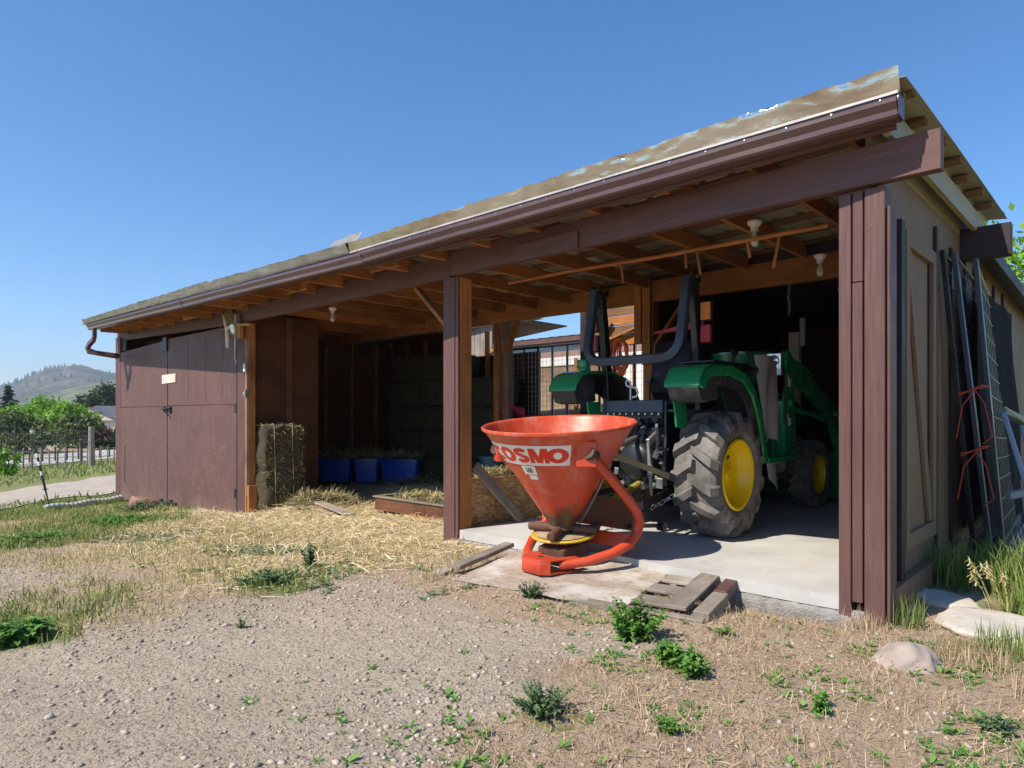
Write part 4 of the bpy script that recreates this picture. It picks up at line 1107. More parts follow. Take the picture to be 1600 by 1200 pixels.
fp = [(-.16,-.10),(-.10,-.16),(.10,-.16),(.16,-.10),(.20,.16),(.14,.16),(.10,.02),(-.10,.02),(-.14,.16),(-.20,.16)]
FM = M.Translation((-3.29, 3.86, -.025)) @ M.Rotation(R(-8), 4, 'Z')
m_ = MB(); m_.prism(fp, .012, FM @ M.Translation((0,0,.05))); m_.prism(fp, .014, FM @ M.Translation((0,0,-.045)))
m_.prism([(-.16,-.10),(-.10,-.16),(.10,-.16),(.16,-.10),(.15,-.09),(.10,-.145),(-.10,-.145),(-.15,-.09)], .09, FM @ M.Translation((0,0,-.038))); m_.build('foot_plate', MT['orange'], sp_, bevel=.002)
m_ = MB(); m_.lathe([(0,.002),(.022,.002),(.022,0)], 16, FM @ M.Translation((-.01,-.05,.0625))); m_.build('pin_hole', MT['blackink'], sp_)
m_ = MB(); m_.box(-.13,.13,.0,.34,-.02,.075, M.Translation((-3.31, 3.93, .01)) @ M.Rotation(R(4), 4, 'X')); m_.build('base_box', MT['rust'], sp_, bevel=.012)
# metering rod and lever
m_ = MB(); m_.tube([TM @ V((.40,.12,-.30)), TM @ V((.20,.16,-.60)), TM @ V((.09,.12,-.80))], .010, 8); m_.build('metering_rod', MT['greysteel'], sp_)
m_ = MB(); m_.bar(TM @ V((.40,.18,-.25)), V((-2.80,4.86,.60)), .012, .045); lv = m_.build('lever', grainy('olive_lever', (.2,.17,.08), (.32,.28,.14), rough=.5), sp_, bevel=.002)
m_ = MB(); m_.bar(V((-2.845,4.745,.645)), V((-2.785,4.90,.585)), .024, .06); m_.build('lever_grip', MT['plastic'], lv, bevel=.008)
m_ = MB(); m_.bar((-2.92,4.40,.24),(-2.86,4.74,.21), .03, .03); m_.lathe([(0,-.03),(.036,-.03),(.036,.03),(.018,.03),(.018,.034),(0,.034)], 14, M.Translation((-2.84,4.78,.20)) @ M.Rotation(R(90), 4, 'Y')); m_.build('hitch_pin', MT['black'], sp_)
m_ = MB(); m_.bar((-3.75,4.40,.24),(-3.82,4.9,.25), .03, .05); m_.build('hitch_pin', MT['black'], sp_)

# ------------------------------------------------------------------ tractor
tr = thing('tractor', 'green compact tractor with yellow wheels and folded roll bar parked on the slab', 'tractor', (-3.45, 6.6, 0))
def T_(mb, name, mat, bevel=0, par=None, **k): return mb.build(name, MT[mat] if isinstance(mat, str) else mat, par or tr, bevel=bevel, **k)
def RX(c): return M.Translation(c) @ M.Rotation(R(90), 4, 'Y')      # local z -> world +x
def wheel(cx, cy, rad, wid, rimr, side, nl, name, lug_h):
    c = V((cx, cy, rad)); m0 = RX(c); hw = wid/2
    hub = MB(); hub.lathe([(0,.05),(.05,.05),(.06,.035),(.075,.03),(.08,-.02),(0,-.02)], 20, m0 @ M.Translation((0,0,side*(hw*.25)-(.05 if side < 0 else 0))))
    for k in range(8):
        a = 2*PI*k/8; hub.lathe([(0,.018),(.012,.018),(.012,-.01),(0,-.01)], 6, m0 @ M.Translation((.42*rimr*math.cos(a), .42*rimr*math.sin(a), side*hw*.22)))
    h = T_(hub, name, 'yellow')
    # tyre carcass
    b = rad-lug_h
    pr = [(rimr,-hw*.74),(rimr+.02,-hw*.82),(rimr+(b-rimr)*.35,-hw*.97),(rimr+(b-rimr)*.65,-hw*.99),(b-.03,-hw*.93),(b-.004,-hw*.75),(b,-hw*.35),(b+.003,0)]
    pr = pr+[(r, -z) for r, z in pr[-2::-1]]
    t = MB(); t.lathe(pr, 64, m0, caps=False)
    t.lathe([(rimr, -hw*.74), (rimr-.012, -hw*.6), (rimr-.012, hw*.6), (rimr, hw*.74)], 48, m0, caps=False)
    # curved bars
    for k in range(nl):
        for sd in (1, -1):
            th0 = 2*PI*(k+(.5 if sd > 0 else 0))/nl; L = []
            for i in range(8):
                u = i/7; x = sd*(-.04*wid+u*(hw*1.02+.04*wid)); th = th0+(.36*u**1.35)*(1.15*.55/rad)*.62 + .03*math.sin(u*3)
                hwid = (.041+.014*u)/rad*.94
                rt = rad-.030*rad*u*u; ro = b-.012
                if i == 7: rt = b-.03; x = sd*hw*1.035
                if i == 7: ro = b-.07
                for (dth, r_) in ((-hwid*1.15, ro), (-hwid*.8, rt), (hwid*.8, rt), (hwid*1.15, ro)):
                    a = th+dth; L.append((r_*math.cos(a), r_*math.sin(a), x))
            # wrap-down end on the side wall
            u = 1; x = sd*hw*1.03; th = th0+.36*(1.15*.55/rad)*.62+.05
            for (dth, r_) in ((-.05, b-.11), (-.035, b-.085), (.035, b-.085), (.05, b-.11)): 
                a = th+dth*.55/rad; L.append((r_*math.cos(a), r_*math.sin(a), x-sd*.008))
            fs = []
            for i in range(8):
                for j in range(3): fs.append((i*4+j, i*4+j+1, i*4+j+5, i*4+j+4))
                fs.append((i*4+3, i*4, i*4+4, i*4+7))
            fs += [(0,1,2,3), (35,34,33,32)]
            t.add(L, fs, m0)
    ty = T_(t, 'tyre', 'rubber', par=h, smooth=28)
    rb = MB(); q = side
    rb.lathe([(rimr-.012, q*hw*.70), (rimr+.008, q*hw*.80), (rimr+.012, q*hw*.86), (rimr-.004, q*hw*.90), (rimr-.022, q*hw*.86), (rimr-.028, q*hw*.70), (rimr-.055, q*hw*.45), (rimr-.07, q*hw*.30), (rimr*.62, q*hw*.22), (rimr*.35, q*hw*.30), (rimr*.30, q*hw*.34), (0, q*hw*.34)], 56, m0, caps=False)
    rb.lathe([(rimr-.02, -q*hw*.8), (rimr-.03, -q*hw*.1), (0, -q*hw*.05)], 40, m0, caps=False)
    rm = T_(rb, 'rim', 'yellow', par=h, smooth=40)
    return h
rw = wheel(-2.82, 5.76, .572, .43, .315, 1, 14, 'rear_wheel', .066)
wheel(-4.08, 5.76, .572, .43, .315, -1, 14, 'rear_wheel', .066)
fwh = wheel(-2.92, 8.32, .405, .28, .225, 1, 14, 'front_wheel', .034)
wheel(-3.98, 8.32, .405, .28, .225, -1, 14, 'front_wheel', .034)
m_ = MB(); m_.box(-.012,.012,-.03,.03,-.012,.012, M.Translation((-2.765, 5.80, .72)) @ M.Rotation(R(20),4,'X')); T_(m_, 'valve_slot', 'rust')

# fenders
fpro = [(5.03,1.345),(5.045,1.40),(5.13,1.50),(5.27,1.545),(5.62,1.56),(5.92,1.50),(6.12,1.36),(6.27,1.13),(6.37,.88),(6.42,.66)]
def offs(pro, d):
    out = []
    for i, p in enumerate(pro):
        a = V(pro[max(i-1,0)]+(0,)); b = V(pro[min(i+1,len(pro)-1)]+(0,)); t = (b-a).normalized(); n_ = V((t.y,-t.x,0))
        out.append((p[0]+n_.x*d, p[1]+n_.y*d))
    return out
YZ = lambda x: M(((0,0,1,x),(1,0,0,0),(0,1,0,0),(0,0,0,1)))      # local (x,y,z)->(Y,Z,X)
def fender(x0, x1, outer):
    f = MB(); inn = offs(fpro, .03)
    f.prism(fpro+inn[::-1], x1-x0, YZ(x0))
    lip = [(p[0]+(q[0]-p[0])*1.0, p[1]+(q[1]-p[1])*1.0) for p, q in zip(fpro, offs(fpro, .105))]
    lw = .03
    f.prism(fpro+lip[::-1], lw, YZ(x1-lw if outer > 0 else x0))
    o = T_(f, 'fender', 'green', .012, smooth=40)
    l = MB(); a = offs(fpro, .032); b = offs(fpro, .19)
    xx = (x1-lw-.025) if outer > 0 else x0+lw+.005
    l.prism(a[1:]+b[1:][::-1], .02, YZ(xx)); l.prism(a[1:]+offs(fpro, .05)[1:][::-1], x1-x0-.06, YZ(x0+.03))
    T_(l, 'fender_liner', 'plastic', par=o, smooth=40)
    s_ = MB(); s_.prism([(5.035,1.343),(5.10,1.23),(5.20,1.215),(5.42,1.25),(5.36,1.50),(5.20,1.50)], x1-x0-.06, YZ(x0+.03)); T_(s_, 'fender_skirt', 'plastic', .01, par=o)
    return o
fR = fender(-2.98, -2.63, 1); fL = fender(-4.27, -3.93, -1)
m_ = MB()
for i in range(7): m_.box(-2.632,-2.628, 5.22+i*.075, 5.245+i*.075, 1.365+.012*i-.003*i*i, 1.385+.012*i-.003*i*i)
T_(m_, 'liner_notches', 'chrome', par=fR)
m_ = MB(); m_.box(-2.99,-2.66,5.33,5.95,1.562,1.585); T_(m_, 'fender_pad', 'seat', .008)
m_ = MB(); m_.lathe([(0,.11),(.055,.11),(.062,.10),(.062,.03),(.05,.02),(.05,0),(0,0)], 18, M.Translation((-4.03,5.30,1.55))); T_(m_, 'fuel_cap', 'green', .003)
m_ = MB(); m_.prism([(5.2,1.24),(5.4,1.24),(5.45,.98),(5.25,1.0)], .02, YZ(-2.985)); T_(m_, 'fender_stay', 'green', .003); m_ = MB(); m_.prism([(5.2,1.24),(5.4,1.24),(5.45,.9),(5.25,.95)], .02, YZ(-3.925)); T_(m_, 'fender_stay', 'green', .003)

# roll bar: uprights and the folded hoop hanging behind
rect = [(-.045,-.033),(.045,-.033),(.045,.033),(-.045,.033)]
for x in (-2.96, -3.98):
    m_ = MB(); m_.sweep([(x,5.66,1.15),(x,5.62,1.6),(x,5.56,2.06),(x,5.51,2.33)], [(-.034,-.05),(.034,-.05),(.034,.05),(-.034,.05)], (0,1,0)); up_ = T_(m_, 'roll_bar_post', 'ropsblack', .008)
    m_ = MB(); m_.lathe([(0,.07),(.018,.07),(.018,.05),(.03,.05),(.03,-.05),(.018,-.05),(.018,-.07),(0,-.07)], 10, RX((x,5.50,2.36))); m_.lathe([(0,.06),(.014,.06),(.014,-.06),(0,-.06)], 10, RX((x,5.54,2.29))); T_(m_, 'pivot_bolt', 'chrome', par=up_)
    m_ = MB(); m_.prism([(5.40,2.30),(5.44,2.40),(5.54,2.41),(5.58,2.32),(5.53,2.22)], .014, YZ(x-.055)); m_.prism([(5.40,2.30),(5.44,2.40),(5.54,2.41),(5.58,2.32),(5.53,2.22)], .014, YZ(x+.041)); T_(m_, 'pivot_plate', 'black', .003, par=up_)
ypl = lambda z: 5.27+(z-1.60)*.20
hp_ = [(-2.96, ypl(2.36), 2.36), (-2.96, ypl(2.0), 2.0), (-2.96, ypl(1.80), 1.80)]
hp_ += [(-3.11+.15*math.cos(R(a)), ypl(1.80+.17*math.sin(R(a))), 1.80+.17*math.sin(R(a))) for a in (-20,-42,-65)]
hp_ += [(-3.12, ypl(1.625), 1.625), (-3.82, ypl(1.625), 1.625)]
hp_ += [(-3.83+.15*math.cos(R(a)), ypl(1.80+.17*math.sin(R(a))), 1.80+.17*math.sin(R(a))) for a in (-115,-138,-160)]
hp_ += [(-3.98, ypl(1.80), 1.80), (-3.98, ypl(2.0), 2.0), (-3.98, ypl(2.36), 2.36)]
m_ = MB(); m_.sweep(hp_, [(-.04,-.034),(.04,-.034),(.04,.034),(-.04,.034)], (0,1,.2)); T_(m_, 'roll_hoop', 'bluesteel', .006)
# lamps on the right post
for z, mt, nm in ((2.045,'amber','indicator_lamp'), (1.84,'redlens','tail_lamp')):
    m_ = MB(); m_.box(-2.90,-2.79,5.545,5.60,z-.088,z+.088); hl = T_(m_, nm, 'black', .012)
    m_ = MB(); m_.box(-2.893,-2.797,5.53,5.546,z-.08,z+.08); T_(m_, 'lens', mt, .006, par=hl)
for z, mt, nm in ((2.045,'amber','indicator_lamp'), (1.84,'redlens','tail_lamp')):
    m_ = MB(); m_.box(-4.15,-4.04,5.545,5.60,z-.088,z+.088); hl = T_(m_, nm, 'black', .012)
    m_ = MB(); m_.box(-4.143,-4.047,5.53,5.546,z-.08,z+.08); T_(m_, 'lens', mt, .006, par=hl)

# seat, steering, dash, hood
m_ = MB(); m_.box(-.25,.25,-.07,.07,0,.58, M.Translation((-3.47,6.02,1.30)) @ M.Rotation(R(-10),4,'X')); T_(m_, 'seat_back', 'seat', .06, smooth=60)
m_ = MB(); m_.box(-3.73,-3.21,6.0,6.5,1.17,1.30); T_(m_, 'seat_cushion', 'seat', .05, smooth=60)
m_ = MB(); m_.box(-3.00,-2.72,6.0,6.42,1.50,1.60, M.Rotation(0,4,'X')); ar = T_(m_, 'control_console', 'black', .03, smooth=60)
for x, y in ((-2.86,6.08),(-2.80,6.30),(-2.92,6.25)):
    m_ = MB(); m_.tube([(x,y,1.58),(x+.01,y+.03,1.70)], .008, 8); m_.lathe([(0,.03),(.022,.02),(.028,0),(.018,-.025),(0,-.03)], 12, M.Translation((x+.01,y+.03,1.72))); T_(m_, 'control_lever', 'black', par=ar)
m_ = MB(); m_.tube([(-3.46+.19*math.cos(R(a)), 6.72+.17*math.sin(R(a)), 1.56-.09*math.sin(R(a))) for a in range(0,360,15)], .015, 8, closed=True)
for a in (90,210,330): m_.bar((-3.46,6.72,1.55),(-3.46+.19*math.cos(R(a)),6.72+.17*math.sin(R(a)),1.56-.09*math.sin(R(a))), .03, .012)
m_.tube([(-3.46,6.72,1.55),(-3.46,6.9,1.3)], .03, 10); T_(m_, 'steering_wheel', 'black')
m_ = MB(); m_.prism([(6.80,.8),(6.80,1.40),(6.95,1.52),(7.15,1.50),(7.25,.8)], .62, YZ(-3.77)); T_(m_, 'dash', 'plastic', .03)
m_ = MB(); m_.prism([(7.22,.85),(7.22,1.47),(7.6,1.45),(8.6,1.30),(8.85,1.18),(8.92,.85)], .64, YZ(-3.78)); T_(m_, 'hood', 'green', .06, smooth=50)
m_ = MB(); m_.box(-3.62,-3.30,6.4,8.8,.35,.88); T_(m_, 'engine_block', 'black', .03)
m_ = MB(); m_.bar((-3.98,8.32,.41),(-2.92,8.32,.41), .12, .12); T_(m_, 'front_axle', 'black', .02)
m_ = MB(); m_.box(-3.0,-2.62,6.40,7.05,.64,.70); T_(m_, 'step_plate', 'green', .01)
m_ = MB(); m_.box(-4.27,-3.9,6.40,7.05,.64,.70); T_(m_, 'step_plate', 'green', .01)
m_ = MB(); m_.box(-2.80,-2.62,6.82,7.0,.46,.50); m_.bar((-2.79,6.9,.48),(-2.79,6.9,.65), .03,.03); m_.bar((-2.64,6.9,.48),(-2.64,6.9,.65), .03,.03); T_(m_, 'foot_step', 'black', .004)
# loader: masts with stay frames, arms, lines, bucket
for sx, x in ((1,-2.80),(-1,-4.10)):
    m_ = MB(); m_.prism([(6.98,.62),(6.98,1.28),(7.03,1.45),(7.03,1.72),(7.10,1.80),(7.22,1.72),(7.26,1.30),(7.30,.62)], .03, YZ(x+.075)); m_.prism([(6.98,.62),(6.98,1.28),(7.03,1.45),(7.03,1.72),(7.10,1.80),(7.22,1.72),(7.26,1.30),(7.30,.62)], .03, YZ(x-.105)); m_.box(x-.075,x+.075,6.99,7.03,.62,1.26)
    mast = T_(m_, 'loader_mast', 'green', .006)
    m_ = MB(); m_.tube([(x,6.93,.70),(x,6.93,1.14),(x,6.97,1.2)], .022, 10); T_(m_, 'mast_rod', 'green', par=mast)
    m_ = MB(); m_.box(x-.08,x+.08,6.955,7.005,1.52,1.76); wl = T_(m_, 'work_light', 'chrome', .008, par=mast)
    m_ = MB(); m_.lathe([(0,.01),(.03,.02),(.055,.012),(.06,-.005),(0,-.005)], 20, M.Translation((x,6.95,1.68)) @ M.Rotation(R(90),4,'X')); m_.box(x-.05,x+.05,6.948,6.953,1.54,1.59); m_.build('lens', MT['chrome'], wl)
    for z in (1.47, 1.06):
        m_ = MB(); m_.box(x+.106,x+.110,7.07,7.14,z-.06,z+.06); T_(m_, 'warning_decal', 'sticker', par=mast)
        m_ = MB(); m_.box(x+.1105,x+.112,7.07,7.14,z+.02,z+.06); T_(m_, 'warning_band', 'redlens', par=mast)
    m_ = MB(); m_.sweep([(x,7.12,1.70),(x,7.9,1.46),(x,8.75,1.12),(x,9.1,.62)], [(-.05,-.09),(.05,-.09),(.05,.09),(-.05,.09)]); ar_ = T_(m_, 'loader_arm', 'green', .008)
    m_ = MB(); m_.tube([(x+.06*sx,7.15,1.20),(x+.06*sx,7.9,1.12),(x+.06*sx,8.65,1.0)], .032, 10); m_.tube([(x+.05*sx,7.1,1.78),(x+.05*sx,7.95,1.57)], .012, 8); T_(m_, 'hydraulic_ram', 'green', par=ar_)
    m_ = MB(); m_.lathe([(0,.08),(.05,.08),(.05,-.08),(0,-.08)], 14, RX((x,8.75,1.12))); m_.lathe([(0,.09),(.04,.09),(.04,-.09),(0,-.09)], 14, RX((x,7.14,1.66))); m_.lathe([(0,.13),(.045,.13),(.045,-.09),(0,-.09)], 14, RX((x,7.14,1.24))); T_(m_, 'pivot_pin', 'green', par=ar_)
m_ = MB(); m_.prism([(9.05,.05),(9.05,.62),(9.13,.64),(9.18,.15),(9.6,.06),(9.6,.03),(9.1,.03)], 1.7, YZ(-4.3)); T_(m_, 'bucket', 'green', .006)
m_ = MB(); m_.tube([(-2.72,7.16,1.76),(-2.70,7.0,1.55),(-2.70,6.97,1.2),(-2.71,7.0,.9),(-2.75,7.1,.66)], .010, 8); m_.tube([(-2.74,7.2,1.7),(-2.72,7.28,1.3),(-2.74,7.3,.7)], .010, 8); T_(m_, 'loader_hose', 'black')
# rear: housing, hitch, links, spool valves
m_ = MB(); m_.box(-3.70,-3.20,5.45,6.5,.42,1.02); m_.box(-3.86,-3.04,5.6,5.95,.45,.70); m_.lathe([(0,.17),(.16,.17),(.19,.1),(.19,-.1),(0,-.1)], 22, M.Translation((-3.45,5.46,.68)) @ M.Rotation(R(90),4,'X')); T_(m_, 'rear_housing', 'black', .03)
m_ = MB(); m_.bar((-4.0,5.76,.565),(-2.9,5.76,.565), .16,.16); T_(m_, 'rear_axle', 'black', .03)
m_ = MB(); m_.box(-3.80,-3.17,5.35,5.42,1.13,1.25); rk = T_(m_, 'rear_rail', 'bluesteel', .006)
m_ = MB()
for i in range(9): m_.lathe([(0,.02),(.010,.018),(.012,0)], 8, M.Translation((-3.76+i*.07,5.345,1.118)) @ M.Rotation(R(90),4,'X'))
T_(m_, 'rail_bolts', 'chrome', par=rk)
m_ = MB(); m_.tube([(-3.155,5.38,1.24),(-3.15,5.37,.9),(-3.17,5.38,.55)], .012, 8); T_(m_, 'guard_rod', 'bluesteel'); m_ = MB(); m_.tube([(-3.83,5.38,1.24),(-3.83,5.37,.7)], .012, 8); T_(m_, 'guard_rod', 'bluesteel')
m_ = MB(); m_.box(-3.70,-3.22,5.44,5.75,1.02,1.14); T_(m_, 'valve_block', 'black', .015)
for k, (x, z) in enumerate(((-3.60,1.02),(-3.53,.97),(-3.46,1.03),(-3.40,.98))):
    m_ = MB(); m_.lathe([(0,.10),(.016,.10),(.018,.06),(.026,.055),(.026,.02),(.02,.015),(.02,-.03),(0,-.03)], 12, M.Translation((x,5.42,z)) @ M.Rotation(R(60),4,'X')); T_(m_, 'hydraulic_coupler', 'chrome' if k % 2 else 'greysteel')
for i in range(5):
    x = -3.66+i*.1; m_ = MB(); m_.tube([(x,5.45,1.08),(x+.02,5.35,1.0),(x-.03,5.33,.86),(x+.04,5.40,.74),(x+.06,5.5,.7)], .011, 7); T_(m_, 'hydraulic_hose', 'black')
for sx in (1,-1):
    cx = -3.45
    m_ = MB(); m_.sweep([(cx+sx*.16,5.55,.93),(cx+sx*.22,5.38,.95),(cx+sx*.27,5.12,.86)], [(-.016,-.035),(.016,-.035),(.016,.035),(-.016,.035)]); T_(m_, 'lift_arm', 'greysteel', .005)
    m_ = MB(); m_.tube([(cx+sx*.27,5.12,.86),(cx+sx*.30,5.10,.66),(cx+sx*.33,5.08,.40)], [.012,.020,.012], 8); m_.lathe([(0,.05),(.024,.05),(.024,-.05),(0,-.05)], 8, M.Translation((cx+sx*.305,5.10,.62))); T_(m_, 'lift_link', 'greysteel')
    m_ = MB(); m_.sweep([(cx+sx*.22,5.60,.40),(cx+sx*.33,5.10,.36),(cx+sx*.42,4.80,.27)], [(-.012,-.032),(.012,-.032),(.012,.032),(-.012,.032)]); m_.lathe([(0,.02),(.04,.02),(.04,-.02),(0,-.02)], 14, RX((cx+sx*.42,4.79,.27))); T_(m_, 'lower_link', 'black', .004)
    mb = MB()
    p0 = V((cx+sx*.52,5.55,.60)); p1 = V((cx+sx*.36,4.98,.30))
    for i in range(12):
        c_ = p0.lerp(p1, i/11)+V((0,0,-.05*math.sin(PI*i/11))); t_ = (p1-p0).normalized(); s_ = t_.cross(V((0,0,1))).normalized(); n_ = s_ if i % 2 else s_.cross(t_)
        mb.tube([c_+t_*(.034*math.cos(R(a)))+n_*(.018*math.sin(R(a))) for a in range(0,360,45)], .006, 5, closed=True)
    T_(mb, 'stabiliser_chain', 'chrome')
m_ = MB(); m_.tube([(-3.45,5.42,.92),(-3.40,5.10,.86),(-3.36,4.72,.80)], [.016,.028,.016], 10); T_(m_, 'top_link', 'greysteel')
m_ = MB(); m_.bar((-3.22,5.36,.72),(-3.13,5.18,1.02), .025,.05); T_(m_, 'rear_lever', 'greysteel', .004)
m_ = MB(); m_.tube([(-3.45,5.44,.68),(-3.43,5.30,.66)], .022, 12); m_.lathe([(.11,-.09),(.13,.05),(.12,.05),(.10,-.09)], 20, M.Translation((-3.45,5.40,.70)) @ M.Rotation(R(90),4,'X'), closed=True); T_(m_, 'power_shaft', 'chrome')
for i in range(44):
    mb = MB(); c_ = V((random.uniform(-3.72,-3.16), random.uniform(5.30,5.46), random.uniform(.45,1.1))); s_ = random.uniform(.010,.03)
    mm = M.Translation(c_) @ M.Rotation(random.uniform(0,3),4,V((random.random(),random.random(),random.random())))
    if i % 2: mb.lathe([(0,s_),(s_*.8,s_),(s_*.8,-s_),(0,-s_)], 6, mm)
    else: mb.box(-s_,s_,-s_*.5,s_*.5,-s_*1.6,s_*1.6, mm)
    T_(mb, 'fitting', ('greysteel','black','chrome')[i % 3], .002)
m_ = MB(); m_.tube([(-3.52,5.34,1.43),(-3.545,5.34,1.44),(-3.56,5.34,1.42),(-3.55,5.34,1.385),(-3.50,5.34,1.375),(-3.44,5.34,1.36),(-3.425,5.34,1.32),(-3.44,5.34,1.285),(-3.49,5.34,1.275)], .009, 8); m_.bar((-3.52,5.36,1.25),(-3.52,5.36,1.43),.012,.012); T_(m_, 'hook', 'white')
m_ = MB(); m_.tube([(-3.62,5.5,1.15),(-3.62,5.46,1.38)], .008, 8); m_.lathe([(0,.03),(.018,.02),(.018,-.02),(0,-.03)], 10, M.Translation((-3.62,5.46,1.40))); m_.tube([(-3.42,5.55,1.15),(-3.40,5.5,1.42)], .010, 8); m_.box(-3.43,-3.37,5.47,5.53,1.42,1.46); T_(m_, 'rear_control', 'black')

# grey quilted blanket hanging beside the platform
def quilt():
    m, nt, b = mnew('grey_quilted_fabric')
    c_ = voro(nt, coords(nt, (1, 40, 40)), 1, 'DISTANCE_TO_EDGE', 'Distance', 0.25)
    col = ramp(nt, c_, [(.02, (.36,.33,.33)), (.2, (.40,.37,.37)), (.6, (.46,.43,.43))])
    nt.links.new(col, b.inputs['Base Color']); b.inputs['Roughness'].default_value = .6; bump(nt, b, c_, .6, .01); return m
MT['quilt'] = quilt()
rows = []
for j in range(17):
    v = j/16; row = []
    for i in range(13):
        u = i/12; wd_ = .50-.22*v
        row.append((-2.76+.05*math.sin(u*7+v*1.5)*(.3+v)+.06*(1-v)*math.sin(u*PI), 6.38+.12*v*1.2+wd_*u, 1.70-.86*v+.04*math.sin(u*PI)-.1*u*(1-v)))
    rows.append(row)
o = MB().sheet(rows, (.012,0,0)).build('quilted_blanket', MT['quilt'], smooth=80)
tag(o, 'grey quilted blanket draped over the tractor platform between the fender and the loader mast', 'blanket')
rows = [[(-2.74+.03*math.sin(u*.8), 6.62+.42*u/8+.06*v/6, .635-(.30*(v/6))*(1-abs(u-3)/7)) for u in range(9)] for v in range(7)]
o = MB().sheet(rows, (.01,0,0)).build('hanging_rag', MT['quilt'], smooth=80)
tag(o, 'grey quilted cloth end hanging in a point below the tractor step', 'cloth')
# ------------------------------------------------------------------ hay, totes, bins
def bale(x, y, z, lx, ly, lz, rz, label, group, bm_='bale', hm_='hay'):
    Mx = M.Translation((x, y, z)) @ M.Rotation(R(rz), 4, 'Z'); mb = MB()
    nx_, ny_, nz_ = 12, 7, 6
    # a lumpy box: subdivided surface pushed about by noise
    vs = {}; V_ = []; F_ = []
    def vid(i, j, k):
        if (i, j, k) not in vs:
            u, v, t = i/nx_-.5, j/ny_-.5, k/nz_
            p = V((u*lx, v*ly, t*lz)); s_ = 1
            ex = max(abs(u)*2, abs(v)*2, abs(t-.5)*2)
            q = p + V(NZ.noise_vector(V((x+p.x, y+p.y, z+p.z))*5))*.045 + V(NZ.noise_vector(V((x+p.x, y+p.y, z+p.z))*17))*.02
            cr = (abs(u)*2 > .98)+(abs(v)*2 > .98)+(abs(t-.5)*2 > .98)
            if cr >= 2: q = q.lerp(V((0,0,lz/2)), .075*(cr-1))
            vs[(i,j,k)] = len(V_); V_.append(q)
        return vs[(i,j,k)]
    for i in range(nx_):
        for j in range(ny_):
            F_.append((vid(i,j,0),vid(i,j+1,0),vid(i+1,j+1,0),vid(i+1,j,0))); F_.append((vid(i,j,nz_),vid(i+1,j,nz_),vid(i+1,j+1,nz_),vid(i,j+1,nz_)))
    for i in range(nx_):
        for k in range(nz_):
            F_.append((vid(i,0,k),vid(i+1,0,k),vid(i+1,0,k+1),vid(i,0,k+1))); F_.append((vid(i,ny_,k),vid(i,ny_,k+1),vid(i+1,ny_,k+1),vid(i+1,ny_,k)))
    for j in range(ny_):
        for k in range(nz_):
            F_.append((vid(0,j,k),vid(0,j,k+1),vid(0,j+1,k+1),vid(0,j+1,k))); F_.append((vid(nx_,j,k),vid(nx_,j+1,k),vid(nx_,j+1,k+1),vid(nx_,j,k+1)))
    root = thing('hay_bale', label, 'hay bale', (x, y, z), group)
    MB().add(V_, F_, Mx).build('bale_body', MT[bm_], root, smooth=60)
    for s in (-.22, .22):
        tw = MB()
        pr = [Mx @ V((s*lx+.01*math.sin(k), math.cos(R(a))*ly*.5*1.03*q_, lz*.5+math.sin(R(a))*lz*.5*1.03*q_)) for k, (a, q_) in enumerate([(0,1),(40,1.38),(50,1.38),(90,1),(130,1.38),(140,1.38),(180,1),(220,1.38),(230,1.38),(270,1),(310,1.38),(320,1.38)])]
        tw.tube(pr, .004, 5, closed=True); tw.build('baling_twine', MT[hm_], root)
    # whiskers
    n = 700 if bm_ == 'bale' else 200; P = []
    for _ in range(n):
        a, b = random.uniform(-.5,.5), random.uniform(0,1); f = random.random()
        p = Mx @ (V((a*lx, -ly/2, b*lz)) if f < .4 else V((lx/2, a*ly, b*lz)) if f < .7 else V((a*lx, (b-.5)*ly, lz)))
        P.append(p)
    az = [V((random.gauss(0,1), random.gauss(0,1), random.gauss(0,.7))).normalized() for _ in P]
    wv = MB()
    for p, d in zip(P, az): wv.bar(p, p+d*random.uniform(.02,.075), .0028, .0028)
    wv.build('loose_stems', MT[hm_], root, smooth=0)['kind'] = 'stuff'
    return root
G1 = 'two bales against the store wall'
bale(-9.27, 4.78, -.28, .62, .42, .60, 86, 'lower hay bale of the pair just inside the door jamb, half buried in loose hay', G1)
bale(-9.27, 4.78, .30, .60, .40, .66, 83, 'upper hay bale of the pair just inside the door jamb', G1)
G2 = 'tall hay stack at the back of the shed'
k = 0
names = ['bottom', 'second', 'third', 'fourth', 'fifth']
cols = ['left', 'middle', 'right']
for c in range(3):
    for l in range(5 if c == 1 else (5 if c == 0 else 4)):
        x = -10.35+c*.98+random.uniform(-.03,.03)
        bale(x, 8.25+random.uniform(-.05,.05), -.14+l*.475, .96, .7, .47, random.uniform(-4,4), f'{names[l]} bale up in the {cols[c]} column of the tall dark hay stack', G2, 'baleold', 'hayold')
